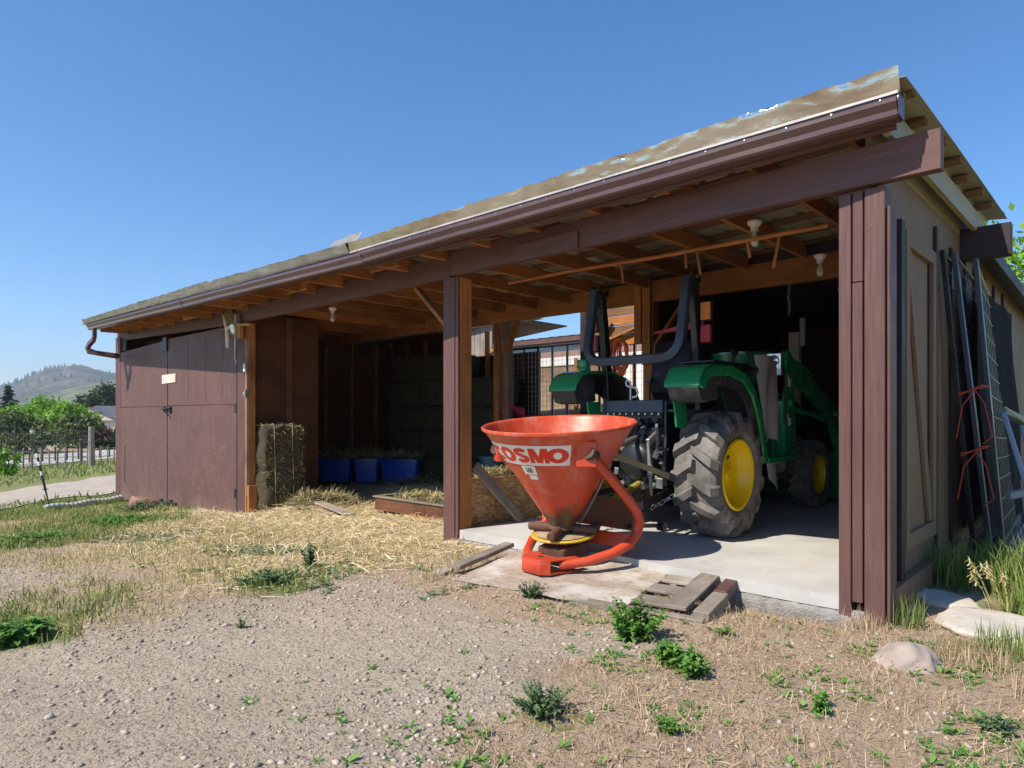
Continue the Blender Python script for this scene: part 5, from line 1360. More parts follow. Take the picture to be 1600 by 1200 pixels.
def heap(name, label, cx, cy, rx, ry, zf, h, mat, n, l0, l1, cat, seed=5, wd=.006):
    mb = MB(); rows = []
    for j in range(15):
        row = []
        for i in range(19):
            u, v = i/18*2-1, j/14*2-1; p = max(0, 1-(abs(u)**2.4+abs(v)**2.4)); x, y = cx+u*rx, cy+v*ry
            row.append((x, y, zf(x, y) + h*p**.6*(1+.4*nz(x, y, 4, seed)) - .02*(p <= 0) + .03*nz(x, y, 9, seed)*(p > 0)))
        rows.append(row)
    root = thing(name, label, cat, (cx, cy, zf(cx, cy)))
    mb.grid(rows).build('heap_body', MT['bale'], root, smooth=70)
    P = []
    for _ in range(n):
        u, v = random.uniform(-1,1), random.uniform(-1,1); p = max(0, 1-(abs(u)**2.4+abs(v)**2.4))
        x, y = cx+u*rx, cy+v*ry; P.append((x, y, zf(x, y)+h*p**.6*(1+.4*nz(x, y, 4, seed))))
    o = lying('loose_stems', np.array(P), l0, l1, wd, MT[mat], .45, .005); o['kind'] = 'stuff'; o.parent = root; o.matrix_parent_inverse = M.Translation(root.location).inverted()
    return root
heap('hay_heap', 'loose hay heaped at the foot of the two bales by the door jamb', -9.0, 5.3, .5, .6, gh, .10, 'hay', 1800, .06, .2, 'hay')
heap('hay_heap', 'loose hay spilling round the blue totes deep in the straw bay', -10.2, 8.0, 1.5, .9, gh, .1, 'hay', 1500, .06, .2, 'hay')

def tote(x, y, rz, lx, ly, h, label, sticker):
    root = thing('blue_tote', label, 'tote', (x, y, -.12), 'blue totes in the straw bay')
    Mx = M.Translation((x, y, -.12)) @ M.Rotation(R(rz), 4, 'Z')
    def ring(s, z, r=.05, ins=0):
        a, b = lx/2*s-ins, ly/2*s-ins; out = []
        for cx_, cy_, a0 in ((a-r,b-r,0),(-a+r,b-r,90),(-a+r,-b+r,180),(a-r,-b+r,270)):
            for k in range(4):
                t = R(a0+30*k); out.append((cx_+r*math.cos(t), cy_+r*math.sin(t), z))
        return out
    rr = [ring(.86,0),ring(.97,h-.06),ring(.97,h-.05),ring(1.03,h-.05),ring(1.03,h),ring(.97,h),ring(.85,.02)]
    n = 16; mb = MB(); vs = [p for r in rr for p in r]; fs = [(i*n+j, i*n+(j+1)%n, (i+1)*n+(j+1)%n, (i+1)*n+j) for i in range(6) for j in range(n)]
    fs += [tuple(range(n)), tuple(6*n+j for j in range(n))]
    mb.add(vs, fs, Mx); mb.build('tub', MT['blue'], root, smooth=40)
    ho = MB(); rows = [[Mx @ V((lx*.46*u/5, ly*.46*v/5, h-.06+.12*max(0,1-(u/5)**2)*max(0,1-(v/5)**2)+.03*nz(u+x, v, .7, 5))) for u in range(-5,6)] for v in range(-5,6)]
    ho.grid(rows).build('hay_fill', MT['bale'], root, smooth=60)
    P = np.array([tuple(Mx @ V((random.uniform(-.5,.5)*lx, random.uniform(-.5,.5)*ly, h+random.uniform(-.03,.08)))) for _ in range(320)])
    o = lying('loose_stems', P, .08, .28, .006, MT['hay'], .5); o['kind'] = 'stuff'; o.parent = root; o.matrix_parent_inverse = M.Translation(root.location).inverted()
    if sticker:
        for z, hh in ((.10,.07),(.24,.05)):
            MB().box(-.06,.06,-.003,.0,z,z+hh, Mx @ M.Translation((lx*.22,-ly/2*.925-.0*h,0)) @ M.Rotation(R(-7),4,'X')).build('sticker', MT['sticker'], root)
tote(-11.0, 6.85, 40, .62, .5, .43, 'blue plastic tote heaped with hay, leftmost and darkest of the three', True)
tote(-10.55, 7.22, 48, .46, .5, .43, 'narrow blue plastic tote heaped with hay, between the other two totes', True)
tote(-9.98, 7.62, 30, .76, .52, .43, 'widest blue plastic tote, rightmost of the three and brightest', False)

# strand board bin beside the slab, filled with hay
bn = thing('hay_bin', 'strand board hay bin along the left edge of the slab, heaped with pale hay', 'bin', (-5.9, 5.8, 0))
MB().box(-4.93,-4.915,4.56,6.9,-.03,.46).build('side_panel', MT['osb'], bn, bevel=.002)
MB().box(-4.912,-4.90,4.56,6.9,.37,.465).build('rim_board', MT['osb'], bn, bevel=.002)
MB().box(-4.965,-4.932,4.57,4.66,-.03,.45).build('batten', MT['old_z'], bn, bevel=.003)
MB().box(-5.16,-4.935,4.60,4.615,-.1,.44).build('end_panel', MT['osb'], bn, bevel=.002)
MB().box(-5.5,-4.94,6.88,6.9,-.1,.44).build('end_panel', MT['osb'], bn, bevel=.002)
MB().box(-5.18,-5.165,4.6,6.9,-.1,.44).build('side_panel', MT['osb'], bn, bevel=.002)
heap('hay_heap', 'pale hay heaped in the strand board bin', -5.05, 5.75, .115, 1.13, lambda x, y: .30, .26, 'hay', 4200, .05, .12, 'hay', 3, .007)
m_ = MB(); m_.bar((-4.86, 4.60, .60), (-4.68, 5.10, .01), .11, .03, (1,0,.4)); tag(m_.build('leaning_board', MT['old_z'], bevel=.003), 'grey weathered board leaning against the strand board bin behind the middle post', 'board')

# low feed tray in front of the bin
ft = thing('feed_tray', 'low wooden feed tray with a pale rim holding loose hay, left of the middle post', 'tray', (-6.9, 5.7, -.22))
MB().box(-7.75,-5.5,5.42,5.46,-.20,-.03).build('front_board', lumber('tray_board', (.12,.05,.025), (.25,.11,.05), 'x'), ft, bevel=.003)
MB().box(-7.78,-5.5,5.40,5.48,-.028,-.005).build('rim_board', MT['old_x'], ft, bevel=.003)
MB().box(-7.78,-7.70,5.48,6.0,-.028,-.006).build('rim_board', MT['old_y'], ft, bevel=.003)
MB().box(-7.75,-7.71,5.46,6.0,-.20,-.03).build('end_board', MT['lum_y'], ft, bevel=.003)
MB().box(-7.0,-6.4,5.36,5.44,-.24,-.19).build('block', MT['lum_x'], ft, bevel=.004)
MB().box(-7.75,-5.5,5.96,6.0,-.20,-.03).build('back_board', MT['lum_x'], ft, bevel=.003)
heap('hay_heap', 'loose hay lying in the low feed tray', -6.6, 5.72, 1.05, .26, lambda x, y: -.10, .16, 'hay', 1800, .05, .16, 'hay', 9, .007)
m_ = MB(); m_.bar((-8.75, 5.06, gh(-8.7,5.06)+.02), (-7.7, 5.0, gh(-7.7,5)+.03), .16, .025); tag(m_.build('loose_board', MT['old_x'], bevel=.004), 'short grey board lying flat on the straw in front of the left bay', 'board')

# dark corner: bucket, pink cloth, log post, trough
bk = thing('teal_bucket', 'dark teal bucket standing in shade behind the hay bin', 'bucket', (-6.95, 7.0, 0))
MB().lathe([(0,0),(.20,0),(.25,.5),(.265,.5),(.265,.53),(.24,.53),(.19,.02),(0,.02)], 32, M.Translation((-6.95,7.0,-.02))).build('tub', MT['teal'], bk)
MB().tube([(-6.95+.26*math.cos(R(a)),7.0+.03,.5-.2*math.sin(R(a))) for a in range(0,181,15)], .006, 6).build('handle', MT['greysteel'], bk)
rows = [[(-7.35+.5*(i/8-.5), 7.72+.06*math.sin(i*.9+j)+.03*j, 1.22-.34*j/6+.10*(1-abs(i/4-1))-.02*math.cos(i*2)) for i in range(9)] for j in range(7)]
tag(MB().sheet(rows, (0,.02,0)).build('pink_cloth', MT['pink'], smooth=80), 'crumpled pink cloth hanging on the tall hay stack in the dark', 'cloth')
lp = thing('log_post', 'round peeled log post standing at the right edge of the tall hay stack', 'post', (-7.42, 7.75, -.15))
MB().tube([(-7.42,7.75,-.2),(-7.41,7.75,1.2),(-7.43,7.76,2.74)], [.095,.088,.08], 14).build('log', MT['logbark'], lp)
MB().bar((-7.40,7.72,2.15),(-6.9,7.5,2.73), .07,.09).build('knee_brace', MT['lum_x'], lp)
MB().box(-7.72,-7.60,7.72,7.82,-.2,2.74).build('side_post', MT['lum_z'], lp, bevel=.004)
tb = thing('water_trough', 'black water trough in shade in front of the mesh pen panels', 'trough', (-6.95, 8.0, -.15))
MB().box(-7.5,-6.35,7.85,8.2,.0,1.08).build('tank', MT['black'], tb, bevel=.03)
MB().box(-7.53,-6.32,7.82,8.23,1.082,1.12).build('rim', MT['black'], tb, bevel=.01)

def pen_panel(name, label, x0, y0, x1, y1, z0, z1, group, bars=3, mesh=.1, wm='blackwire', fm='black', wr=.003, tube=.022):
    root = thing(name, label, 'pen panel', ((x0+x1)/2, (y0+y1)/2, z0), group)
    a, b = V((x0,y0,0)), V((x1,y1,0)); L = (b-a).length
    f = MB(); P0 = lambda u, z: a.lerp(b, u)+V((0,0,z))
    f.tube([P0(0,z0),P0(0,z1)], tube); f.tube([P0(1,z0),P0(1,z1)], tube); f.tube([P0(0,z0),P0(1,z0)], tube); f.tube([P0(0,z1),P0(1,z1)], tube); f.build('frame', MT[fm], root)
    for i in range(1, bars): MB().tube([P0(i/bars,z0),P0(i/bars,z1)], tube*.9).build('upright', MT[fm], root)
    m_ = MB(); n = int(L/mesh); k = int((z1-z0)/mesh)
    for i in range(1, n): m_.tube([P0(i/n,z0),P0(i/n,z1)], wr, 4)
    for j in range(1, k): m_.tube([P0(0,z0+(z1-z0)*j/k),P0(1,z0+(z1-z0)*j/k)], wr, 4)
    m_.build('wire_mesh', MT[wm], root, smooth=0)
    return root
pen_panel('pen_panel', 'black wire mesh pen panel behind the left tractor fender', -8.3, 8.75, -6.3, 8.7, -.1, 2.30, 'mesh pen panels across the back opening', 6, .085, 'wire', 'black', .0035)
pen_panel('pen_panel', 'black wire mesh pen panel nearest the orange cord coil, seen inside the roll hoop', -6.2, 8.7, -4.5, 8.65, -.1, 2.30, 'mesh pen panels across the back opening')
cc_ = thing('cord_coil', 'coiled orange extension cord hung on the inner post, framed by the roll hoop', 'cord', (-4.72, 7.05, 1.6))
m_ = MB()
for k in range(16):
    pts = [(-4.70+(.03+.008*k)*math.cos(R(a))+.01*math.sin(a*.3+k), 7.0-.008*k+.02*math.sin(R(a*2+k*40)), 1.88+(.15+.006*k)*math.sin(R(a))-.004*k) for a in range(0,360,18)]
    m_.tube(pts, .009, 6, closed=True)
m_.build('cord', MT['cord'], cc_); MB().tube([(-4.72,6.99,2.12),(-4.6,7.02,2.14),(-4.45,7.05,2.14)], .01, 6).build('peg', MT['chrome'], cc_)
rt = MB(); rows = [[(-4.03+.60*i/8, 6.62+.01*math.sin(i), 2.055+.085*(i/8)-(.02+.07*i/8)*j/4) for i in range(9)] for j in range(5)]
rt.sheet(rows, (0,.02,0)); tag(rt.build('red_tarp', MT['red'], smooth=50), 'small red tarp corner hanging behind the tractor seat', 'tarp')
wp = MB(); wp.box(-3.69,-3.55,9.7,9.8,0,2.3); wp.box(-3.55,-3.48,9.74,9.8,2.1,2.5); tag(wp.build('white_board', MT['white'], bevel=.004), 'tall pale board standing in the dark behind the loader mast', 'board')
gt_ = thing('green_tub', 'dim green tub on the tractor hood in the dark behind the right fender', 'tub', (-3.45, 7.6, 1.46))
MB().lathe([(0,0),(.30,0),(.34,.34),(.36,.34),(.36,.37),(.32,.37),(.28,.03),(0,.03)], 28, M.Translation((-3.45,7.62,1.465))).build('tub', MT['green'], gt_)
MB().tube([(-3.45+.35*math.cos(R(a)),7.62,1.80-.15*math.sin(R(a))) for a in range(0,181,15)], .006, 6).build('handle', MT['greysteel'], gt_)

bl = thing('back_lintel', 'dark brown plank band with clutter spanning the back opening beside the inner post', 'lintel', (-5.4, 8.4, 2.1))
for k in range(4): MB().box(-6.35,-4.45,8.36+.01*(k%2),8.40,2.16+k*.15,2.30+k*.15).build('plank', MT['purl' if k % 2 else 'lum_x'], bl, bevel=.003)
MB().box(-6.42,-6.30,8.35,8.47,-.2,2.76).build('post', MT['dark_z'], bl, bevel=.004)
MB().bar((-6.30,8.33,1.9),(-5.8,8.33,2.5),.03,.08,(0,1,0)).build('brace', MT['old_x'], bl, bevel=.003)
MB().bar((-6.0,8.32,2.2),(-4.6,8.32,2.62),.03,.08,(0,1,0)).build('brace', MT['lum_x'], bl, bevel=.003)
# ------------------------------------------------------------------ plywood ramp on a pallet
rp = thing('plywood_ramp', 'weathered plywood sheet on a broken pallet ramped up to the front of the slab', 'ramp', (-2.9, 3.8, -.14))
RM = M.Translation((-3.74, 3.36, 0)) @ M.Rotation(R(9.5), 4, 'Z')
def rz_(v): return -.118+.075*v
rows = []
for j in range(15):
    v = j/14; row = []
    for i in range(31):
        u = i/30; x = 1.36*u + (.02*nz(v*7, 2, 1, 4))*(u == 1); y = .92*v - (.035*nz(u*9, 3, 1, 8)+.05*sm(.35,.6,u)*sm(.95,.7,u))*(v < .08)
        row.append(RM @ V((x, y, rz_(v)+.010*nz(u*3, v*3, 1, 12)+.02*math.sin(u*PI)*(1-v)*.6)))
    rows.append(row)
def oldply():
    m, nt, b = mnew('weathered_plywood')
    f = noise(nt, coords(nt, (3, 14, 3), rotz=R(-9.5)), 3, 8, .75, 1.5); g = noise(nt, coords(nt), 3, 6, .7)
    col = ramp(nt, f, [(.3, (.19,.14,.095)), (.5, (.36,.29,.22)), (.7, (.52,.46,.385))])
    col = mix(nt, mrange(nt, g, .48, .62), col, (.56,.52,.465))
    col = mix(nt, mrange(nt, noise(nt, coords(nt), 12, 6, .8), .58, .68), col, (.13,.09,.06))
    nt.links.new(col, b.inputs['Base Color']); b.inputs['Roughness'].default_value = .9; bump(nt, b, f, .8, .008); return m
MB().sheet(rows, -.018).build('plywood_sheet', oldply(), rp, smooth=40)
def rbox(name, x0, x1, y0, y1, z0, z1, mat, bv=.004, label=None):
    m_ = MB(); m_.box(x0,x1,y0,y1,z0,z1, RM @ M.Rotation(.08, 4, 'X')); return m_.build(name, MT[mat], rp, bevel=bv, jitter=.003, label=label)
rbox('slat', 1.40,1.72, .52,.66, -.110,-.088, 'old_x'); rbox('slat', 1.38,1.70, .30,.44, -.112,-.090, 'old_x'); rbox('slat', 1.38,1.75, .06,.20, -.112,-.092, 'old_x')
rbox('runner', 1.62,1.76, .0,.72, -.088,-.062, 'old_y'); rbox('runner', 1.80,1.90, .0,.40, -.15,-.075, 'old_y'); rbox('runner', 1.80,1.885, .41,.86, -.14,-.07, 'brown_y', label='runner with old red paint')
rbox('front_rail', .95,1.88, -.06,-.0, -.15,-.105, 'old_x')
rbox('edge_strip', -.16,-.06, .10,.86, -.10,-.065, 'old_y'); rbox('edge_strip', -.26,-.14, .0,.12, -.125,-.10, 'old_y')
rbox('loose_lath', -.05,.30, -.05,-.03, -.128,-.112, 'old_x')

# ------------------------------------------------------------------ right side: leaning panels, stones, grass
def leaning(name, label, foot, head, length, drop, mats, wires, mesh_dark=True, stile=(.035,.06), sag=0):
    """near stile from foot to head, panel running back along y"""
    f0, h0 = V(foot), V(head); back = V((-.05, 1, 0)).normalized()*length
    root = thing('mesh_gate', label, 'gate', foot, 'panels leaning on the side wall')
    sec = [(-stile[0]/2,-stile[1]/2),(stile[0]/2,-stile[1]/2),(stile[0]/2,stile[1]/2),(-stile[0]/2,stile[1]/2)]
    MB().sweep([f0, h0], sec, (0,1,0)).build('stile', MT[mats[0]], root, bevel=.004)
    MB().sweep([f0+back, h0+back+V((0,0,-drop))], sec, (0,1,0)).build('stile', MT[mats[0]], root, bevel=.004)
    MB().sweep([f0+V((0,.02,.05)), f0+back+V((0,0,.05))], sec).build('bottom_rail', MT[mats[0]], root, bevel=.004)
    MB().tube([h0.lerp(h0+back+V((0,0,-drop)), u)+V((0,0,-sag*math.sin(PI*u)-.01)) for u in np.linspace(0,1,9)], .012, 6).build('top_cord' if sag else 'top_rail', MT[mats[1]], root)
    w_ = MB()
    for k in range(1, wires):
        u = k/wires; a = f0.lerp(h0, u); b = (f0+back).lerp(h0+back+V((0,0,-drop)), u)
        w_.tube([a.lerp(b, t)+V((0,0,-sag*.5*u*math.sin(PI*t))) for t in np.linspace(0,1,6)], .0035, 4)
    for k in range(1, int(length/.15)):
        t = k/int(length/.15); a = f0+back*t; b = h0+back*t+V((0,0,-drop*t-sag*math.sin(PI*t)))
        w_.tube([a, b], .003, 4)
    w_.build('wire_mesh', MT[mats[2]], root, smooth=0)
    return root
leaning('leaning_panel', 'black framed panel leaning innermost against the tan side wall', (-.99, 6.62, -.14), (-1.13, 6.10, 2.40), 2.6, .0, ('black','black','blackwire'), 20)
leaning('leaning_panel', 'blue black framed mesh panel leaning second from the tan wall', (-.90, 6.75, -.14), (-1.085, 6.28, 2.40), 2.7, .0, ('bluesteel','bluesteel','blackwire'), 22)
leaning('leaning_panel', 'blue grey framed mesh panel with sagging yellow cord along its top, leaning outermost', (-.82, 6.78, -.14), (-.965, 6.42, 2.36), 2.4, .1, ('bluesteel','yellowcord','wire'), 14, sag=.1)
# dark windbreak cloth tied behind the mesh
rows = [[(-1.02+.10*(1-v/8)+.015*math.sin(u*1.7+v), 6.72+.30*(1-v/8)*0+2.2*u/10, .1+2.1*v/8-.05*math.sin(u)*0) for u in range(11)] for v in range(9)]
tag(MB().sheet(rows, (.006,0,0)).build('shade_cloth', grainy('black_shade_cloth', (.010,.011,.014), (.035,.034,.036), (30,30,30), 4, .95, 0, .3, .003, [((.07,.035,.02), 2.0, .56, .66, (1,1,1))], spec=.05), smooth=60), 'black shade cloth hung behind the leaning mesh panels', 'cloth')
tw = MB()
for z, dx in ((1.28,.0),(.80,.05)):
    a = V((-1.06+dx*.3, 6.30, z)); b = V((-.88, 6.50, z+.06))
    tw.tube([a, a.lerp(b,.5)+V((.05,-.08,.01)), b], .006, 6); tw.tube([b, a.lerp(b,.5)+V((.06,-.10,.03)), a+V((0,0,-.02))], .005, 6)
    c_ = a.lerp(b,.35)+V((.05,-.09,0)); tw.tube([c_, c_+V((-.08,-.02,-.12)), c_+V((-.12,-.02,-.38))], .0045, 5); tw.tube([c_, c_+V((.06,0,-.10)), c_+V((.11,.02,-.36)), c_+V((.05,0,-.42))], .0045, 5)
tag(tw.build('red_twine', MT['twine']), 'red baling twine knotted round the leaning panels', 'twine')
gp = thing('grey_gate', 'pale blue grey metal gate leaning low at the right edge over the grass', 'gate', (-.62, 6.6, -.14))
def gbar(a, b, w_=.075, h_=.035): MB().bar(a, b, w_, h_, (1,0,0)).build('gate_bar', MT['palesteel'], gp, bevel=.006)
gbar((-.46,6.10,.0),(-.79,6.50,1.12)); gbar((-.40,6.28,.0),(-.70,6.72,1.02), .05); gbar((-.33,6.45,.0),(-.62,6.9,.95), .05)
gbar((-.80,6.50,1.14),(-.40,7.6,.82), .05, .07); gbar((-.78,6.62,.46),(-.66,6.9,.48), .06, .05)
MB().tube([(-.78,6.46,1.17),(-.6,6.9,.95),(-.40,7.5,.70)], .008, 6).build('yellow_cord', grainy('yellow_cord', (.45,.36,.08), (.6,.5,.15), rough=.7), gp)

def stone(name, label, x, y, sx, sy, sz, mat, cat, seed, z=None, flat=0):
    bm = bmesh.new(); bmesh.ops.create_icosphere(bm, subdivisions=4, radius=1)
    for q in bm.verts:
        d = q.co.copy(); r = 1+.22*NZ.noise(d*1.3+V((seed,0,0)))+.10*NZ.noise(d*3.1+V((seed,3,0)))+.04*NZ.noise(d*8)
        p = d*r
        if flat and p.z > flat: p.z = flat+(p.z-flat)*.12
        q.co = V((p.x*sx, p.y*sy, p.z*sz))
    me = bpy.data.meshes.new(name); bm.to_mesh(me); bm.free(); me.shade_smooth(); me.materials.append(MT[mat])
    o = bpy.data.objects.new(name, me); C.objects.link(o); o.location = (x, y, gh(x, y) if z is None else z); o.rotation_euler = (0,0,seed)
    return tag(o, label, cat)
stone('boulder', 'pale pinkish boulder half sunk before the corner post', -.85, 3.80, .18, .14, .12, 'rock', 'rock', 1.3, gh(-.85, 3.8)-.02)
stone('flagstone', 'big flat pale stone slab in the grass right of the corner post', -.58, 4.72, .42, .30, .09, 'flag', 'stone', 2.2, None, .55)
stone('flagstone', 'smaller grey flat stone in shade along the side wall', -.98, 5.25, .16, .28, .08, 'flag', 'stone', 4.1, None, .5)

# ------------------------------------------------------------------ left end small things
m_ = MB(); m_.prism([(0,0),(.42,0),(.34,.16),(.06,.20)], .30, M.Translation((-11.85,3.80,gh(-11.7,3.8)-.02)) @ M.Rotation(R(8),4,'Z') @ M.Rotation(R(80),4,'X'))
tag(m_.build('door_wedge', MT['brick'], bevel=.01), 'reddish block wedged under the left door leaf', 'block')
dp = MB(); pts = []; rs = []
p0, p1 = V((-13.25, 2.70, gh(-13.2,2.7)+.05)), V((-13.62, 3.95, gh(-13.6,3.9)+.06))
for i in range(71): pts.append(p0.lerp(p1, i/70)+V((.05*math.sin(i*.05),0,.01*math.sin(i*.2)))); rs.append(.056 if (i//2) % 2 else .046)
dp.tube(pts, rs, 14); tag(dp.build('drain_pipe', MT['drain'], smooth=50), 'pale corrugated drain pipe lying in the grass at the foot of the left corner', 'pipe')
sk = thing('leaning_stake', 'black and white stake leaning in the grass left of the drain pipe', 'stake', (-14.1, 2.95, -.5))
a, b = V((-14.1,2.95,-.52)), V((-14.38,2.8,.50)); 
MB().tube([a, a.lerp(b,.3)], [.008,.016], 8).build('tip', MT['black'], sk)
MB().tube([a.lerp(b,.3), b], .020, 8).build('shaft', MT['black'], sk)
for u in (.55,.72,.86): MB().tube([a.lerp(b,u), a.lerp(b,u+.07)], .0215, 8).build('white_band', MT['white'], sk)
MB().lathe([(0,0),(.05,.004),(.05,.016),(.022,.02),(0,.02)], 14, M.Translation(a.lerp(b,.30))).build('basket', MT['black'], sk)

# ------------------------------------------------------------------ beyond the yard
def fence_run(name, label, pts, ph, pr, wires, mat, wz=None, group=None):
    root = thing(name, label, 'fence', (pts[0][0], pts[0][1], gh(*pts[0])))
    for i, (x, y) in enumerate(pts):
        z = gh(x, y); h = ph*(1+.1*math.sin(i*2.3)); t = .05*math.sin(i*1.7)
        MB().tube([(x,y,z-.1),(x+t,y,z+h)], [pr,pr*.85], 7).build('post', MT[mat], root)
    for k in range(wires):
        m_ = MB(); m_.tube([(x,y,gh(x,y)+ph*(k+.6)/wires) for x, y in pts], .007, 4); m_.build('wire', MT['wire'], root)
    return root
P0, P1 = at(-25, 23), at(178, 30)
fence_run('wire_fence', 'low wire fence on grey wooden posts along the near side of the road', [tuple(P0.lerp(P1, i/16).xy) for i in range(17)], .75, .032, 4, 'old_z')
Pq, Pr = at(2, 30), at(186, 38)
fence_run('rail_fence', 'dark post fence running along the far road edge', [tuple(Pq.lerp(Pr, i/10).xy) for i in range(11)], .7, .04, 2, 'dark_z')
big = thing('gate_post', 'tall grey timber post with wire mesh rising above the low fence', 'post', at(143, 27.5, -1.0))
p = at(143, 27.5); z = gh(p.x, p.y)
MB().tube([(p.x,p.y,z-.1),(p.x-.03,p.y,z+1.62)], [.12,.105], 10).build('post', MT['old_z'], big)
m_ = MB()
for k in range(7): m_.tube([tuple(at(-30,23.5,gh(*at(-30,23.5).xy)+.2+k*.25)), (p.x,p.y,z+.2+k*.2)], .005, 4)
for k in range(40): 
    q = at(-30,23.5).lerp(p, k/40); zq = gh(q.x,q.y); m_.tube([(q.x,q.y,zq+.1),(q.x,q.y,zq+1.5)], .003, 3)
m_.build('wire_mesh', MT['wire'], big, smooth=0)
fg = thing('farm_gate', 'small dark metal gate beside the road next to the tall grey post', 'gate', at(133, 31, -1.05))
for px in (127, 139):
    q = at(px, 31); z = gh(q.x,q.y); MB().box(q.x-.05,q.x+.05,q.y-.05,q.y+.05,z,z+1.05).build('gate_post', MT['dark_z'], fg)
m_ = MB()
for k in range(4): 
    a_, b_ = at(127,31), at(139,31); z = gh(a_.x,a_.y)+.25+k*.24; m_.tube([(a_.x,a_.y,z),(b_.x,b_.y,z)], .02, 6)
m_.build('gate_rails', MT['black'], fg)
yl = thing('yard_lamp', 'slim dark pole with a small lamp head standing behind the wire fence', 'lamp post', at(50, 26, -.95))
q = at(50, 26); z = gh(q.x, q.y); MB().tube([(q.x,q.y,z),(q.x,q.y,.42)], .035, 8).build('pole', MT['black'], yl)
MB().lathe([(0,.10),(.07,.08),(.06,.0),(.04,-.03),(0,-.03)], 12, M.Translation((q.x,q.y,.44))).build('lamp_head', MT['white'], yl)
pp = thing('power_pole', 'distant wooden power pole whose lines sag across the trees', 'power pole', at(83, 130, -1.3))
q = at(83, 130); MB().tube([(q.x,q.y,-2),(q.x,q.y,5.1)], [.16,.12], 8).build('pole', MT['bark'], pp)
cr_ = at(80,130), at(86,130); MB().bar((cr_[0].x,cr_[0].y,4.8),(cr_[1].x,cr_[1].y,4.8), .12,.14).build('crossarm', MT['bark'], pp)
m_ = MB()
for (px, zz) in ((-160,1.2),(330,-.5)):
    for o_ in (0, .35):
        e0 = V((q.x,q.y,4.9-o_)); e1 = at(px, 120 if px < 0 else 95, 4.3+zz-o_)
        m_.tube([e0.lerp(e1,t)+V((0,0,-1.6*math.sin(PI*t))) for t in np.linspace(0,1,12)], .035, 4)
m_.build('power_line', MT['wire'], pp)

def leafcloud(name, cen, rad, n, size, mat, parent, clumps, seed, droop=0, squash=1.0):
    r_ = np.random.default_rng(seed)
    cl = r_.normal(0, 1, (clumps, 3)); cl /= np.linalg.norm(cl, axis=1)[:, None]; cl *= (r_.uniform(.45, .95, clumps)**.6)[:, None]
    which = r_.integers(0, clumps, n); p = cl[which] + r_.normal(0, .20, (n, 3))
    p = p*np.array(rad)[None] + np.array(cen)[None]
    d1 = r_.normal(0, 1, (n, 3)); d1 /= np.linalg.norm(d1, axis=1)[:, None]
    d2 = np.cross(d1, r_.normal(0, 1, (n, 3))); d2 /= np.linalg.norm(d2, axis=1)[:, None]
    s = size*r_.uniform(.6, 1.4, n)[:, None]
    v = np.stack([p-d1*s, p+d2*s*.55, p+d1*s, p-d2*s*.55], 1).reshape(-1, 3)
    return arr_mesh(name, v, quads=(np.arange(n)*4)[:, None]+np.array([[0,1,2,3]]), mat=MT[mat], parent=parent)
def tree(name, label, base, h, r, mat, n, size, seed, clumps=26, trunk_h=.3, cat='tree', group=None):
    rt_ = random.Random(seed); root = thing(name, label, cat, base, group); b = V(base)
    MB().tube([b, b+V((.03*h,0,h*.25)), b+V((0,.02*h,h*.7))], [h*.035,h*.026,h*.008], 8).build('trunk', MT['bark'], root)
    m_ = MB()
    for k in range(7):
        a = k*2.4+seed; u = rt_.uniform(.2,.6); s_ = b+V((0,0,h*u)); m_.tube([s_, s_+V((math.cos(a)*r*.4,math.sin(a)*r*.4,h*.12)), s_+V((math.cos(a)*r*.8,math.sin(a)*r*.8,h*.2))], [h*.014,h*.008,h*.003], 6)
    m_.build('limbs', MT['bark'], root)
    leafcloud('crown', b+V((0,0,h*(trunk_h+(1-trunk_h)/2))), (r,r,h*(1-trunk_h)/2), n, size, mat, root, clumps, seed)
    return root
def conifer(name, label, base, h, r, seed, cat='conifer', group=None, mat='darkleaf'):
    rt_ = np.random.default_rng(seed); root = thing(name, label, cat, base, group); b = np.array(base)
    MB().tube([V(base), V(base)+V((0,0,h*.95))], [h*.025,h*.004], 8).build('trunk', MT['bark'], root)
    n = 2600; u = rt_.random(n)**.8; az = rt_.integers(0, 9, n)*.7+np.floor(u*14)*1.1+rt_.normal(0,.16,n); rr = rt_.random(n)**.6*r*(1-u)**.85*(.75+.4*np.sin(np.floor(u*14)*2.2+az))
    p = b + np.stack([rr*np.cos(az), rr*np.sin(az), h*(.10+.9*(np.floor(u*14)/14+.03*rt_.random(n))) - rr*.25], 1)
    d1 = np.stack([np.cos(az), np.sin(az), rt_.normal(-.3,.3,n)], 1); d2 = rt_.normal(0,1,(n,3)); d2 = np.cross(d1,d2); d2 /= np.linalg.norm(d2,axis=1)[:,None]
    s = h*.045*rt_.uniform(.5,1.3,n)[:,None]
    v = np.stack([p-d1*s, p+d2*s*.4, p+d1*s, p-d2*s*.4], 1).reshape(-1,3)
    arr_mesh('crown', v, quads=(np.arange(n)*4)[:,None]+np.array([[0,1,2,3]]), mat=MT[mat], parent=root)
    return root
GT = 'leafy trees along the far side of the road'
tree('leafy_tree', 'bright green rounded tree left of centre in the roadside row', at(40, 58, -1.4), 3.3, 1.9, 'brightleaf', 3200, .17, 2, group=GT)
tree('leafy_tree', 'tallest bright green rounded tree in the roadside row', at(72, 60, -1.4), 4.0, 1.9, 'brightleaf', 3400, .17, 3, group=GT)
tree('leafy_tree', 'bright green tree in front of the power pole, lower than its left neighbour', at(97, 56, -1.4), 3.5, 1.6, 'brightleaf', 3000, .16, 4, group=GT)
tree('leafy_tree', 'bright green tree at the right end of the row beside the small red roofed hut', at(122, 60, -1.4), 3.2, 1.7, 'brightleaf', 3000, .17, 5, group=GT)
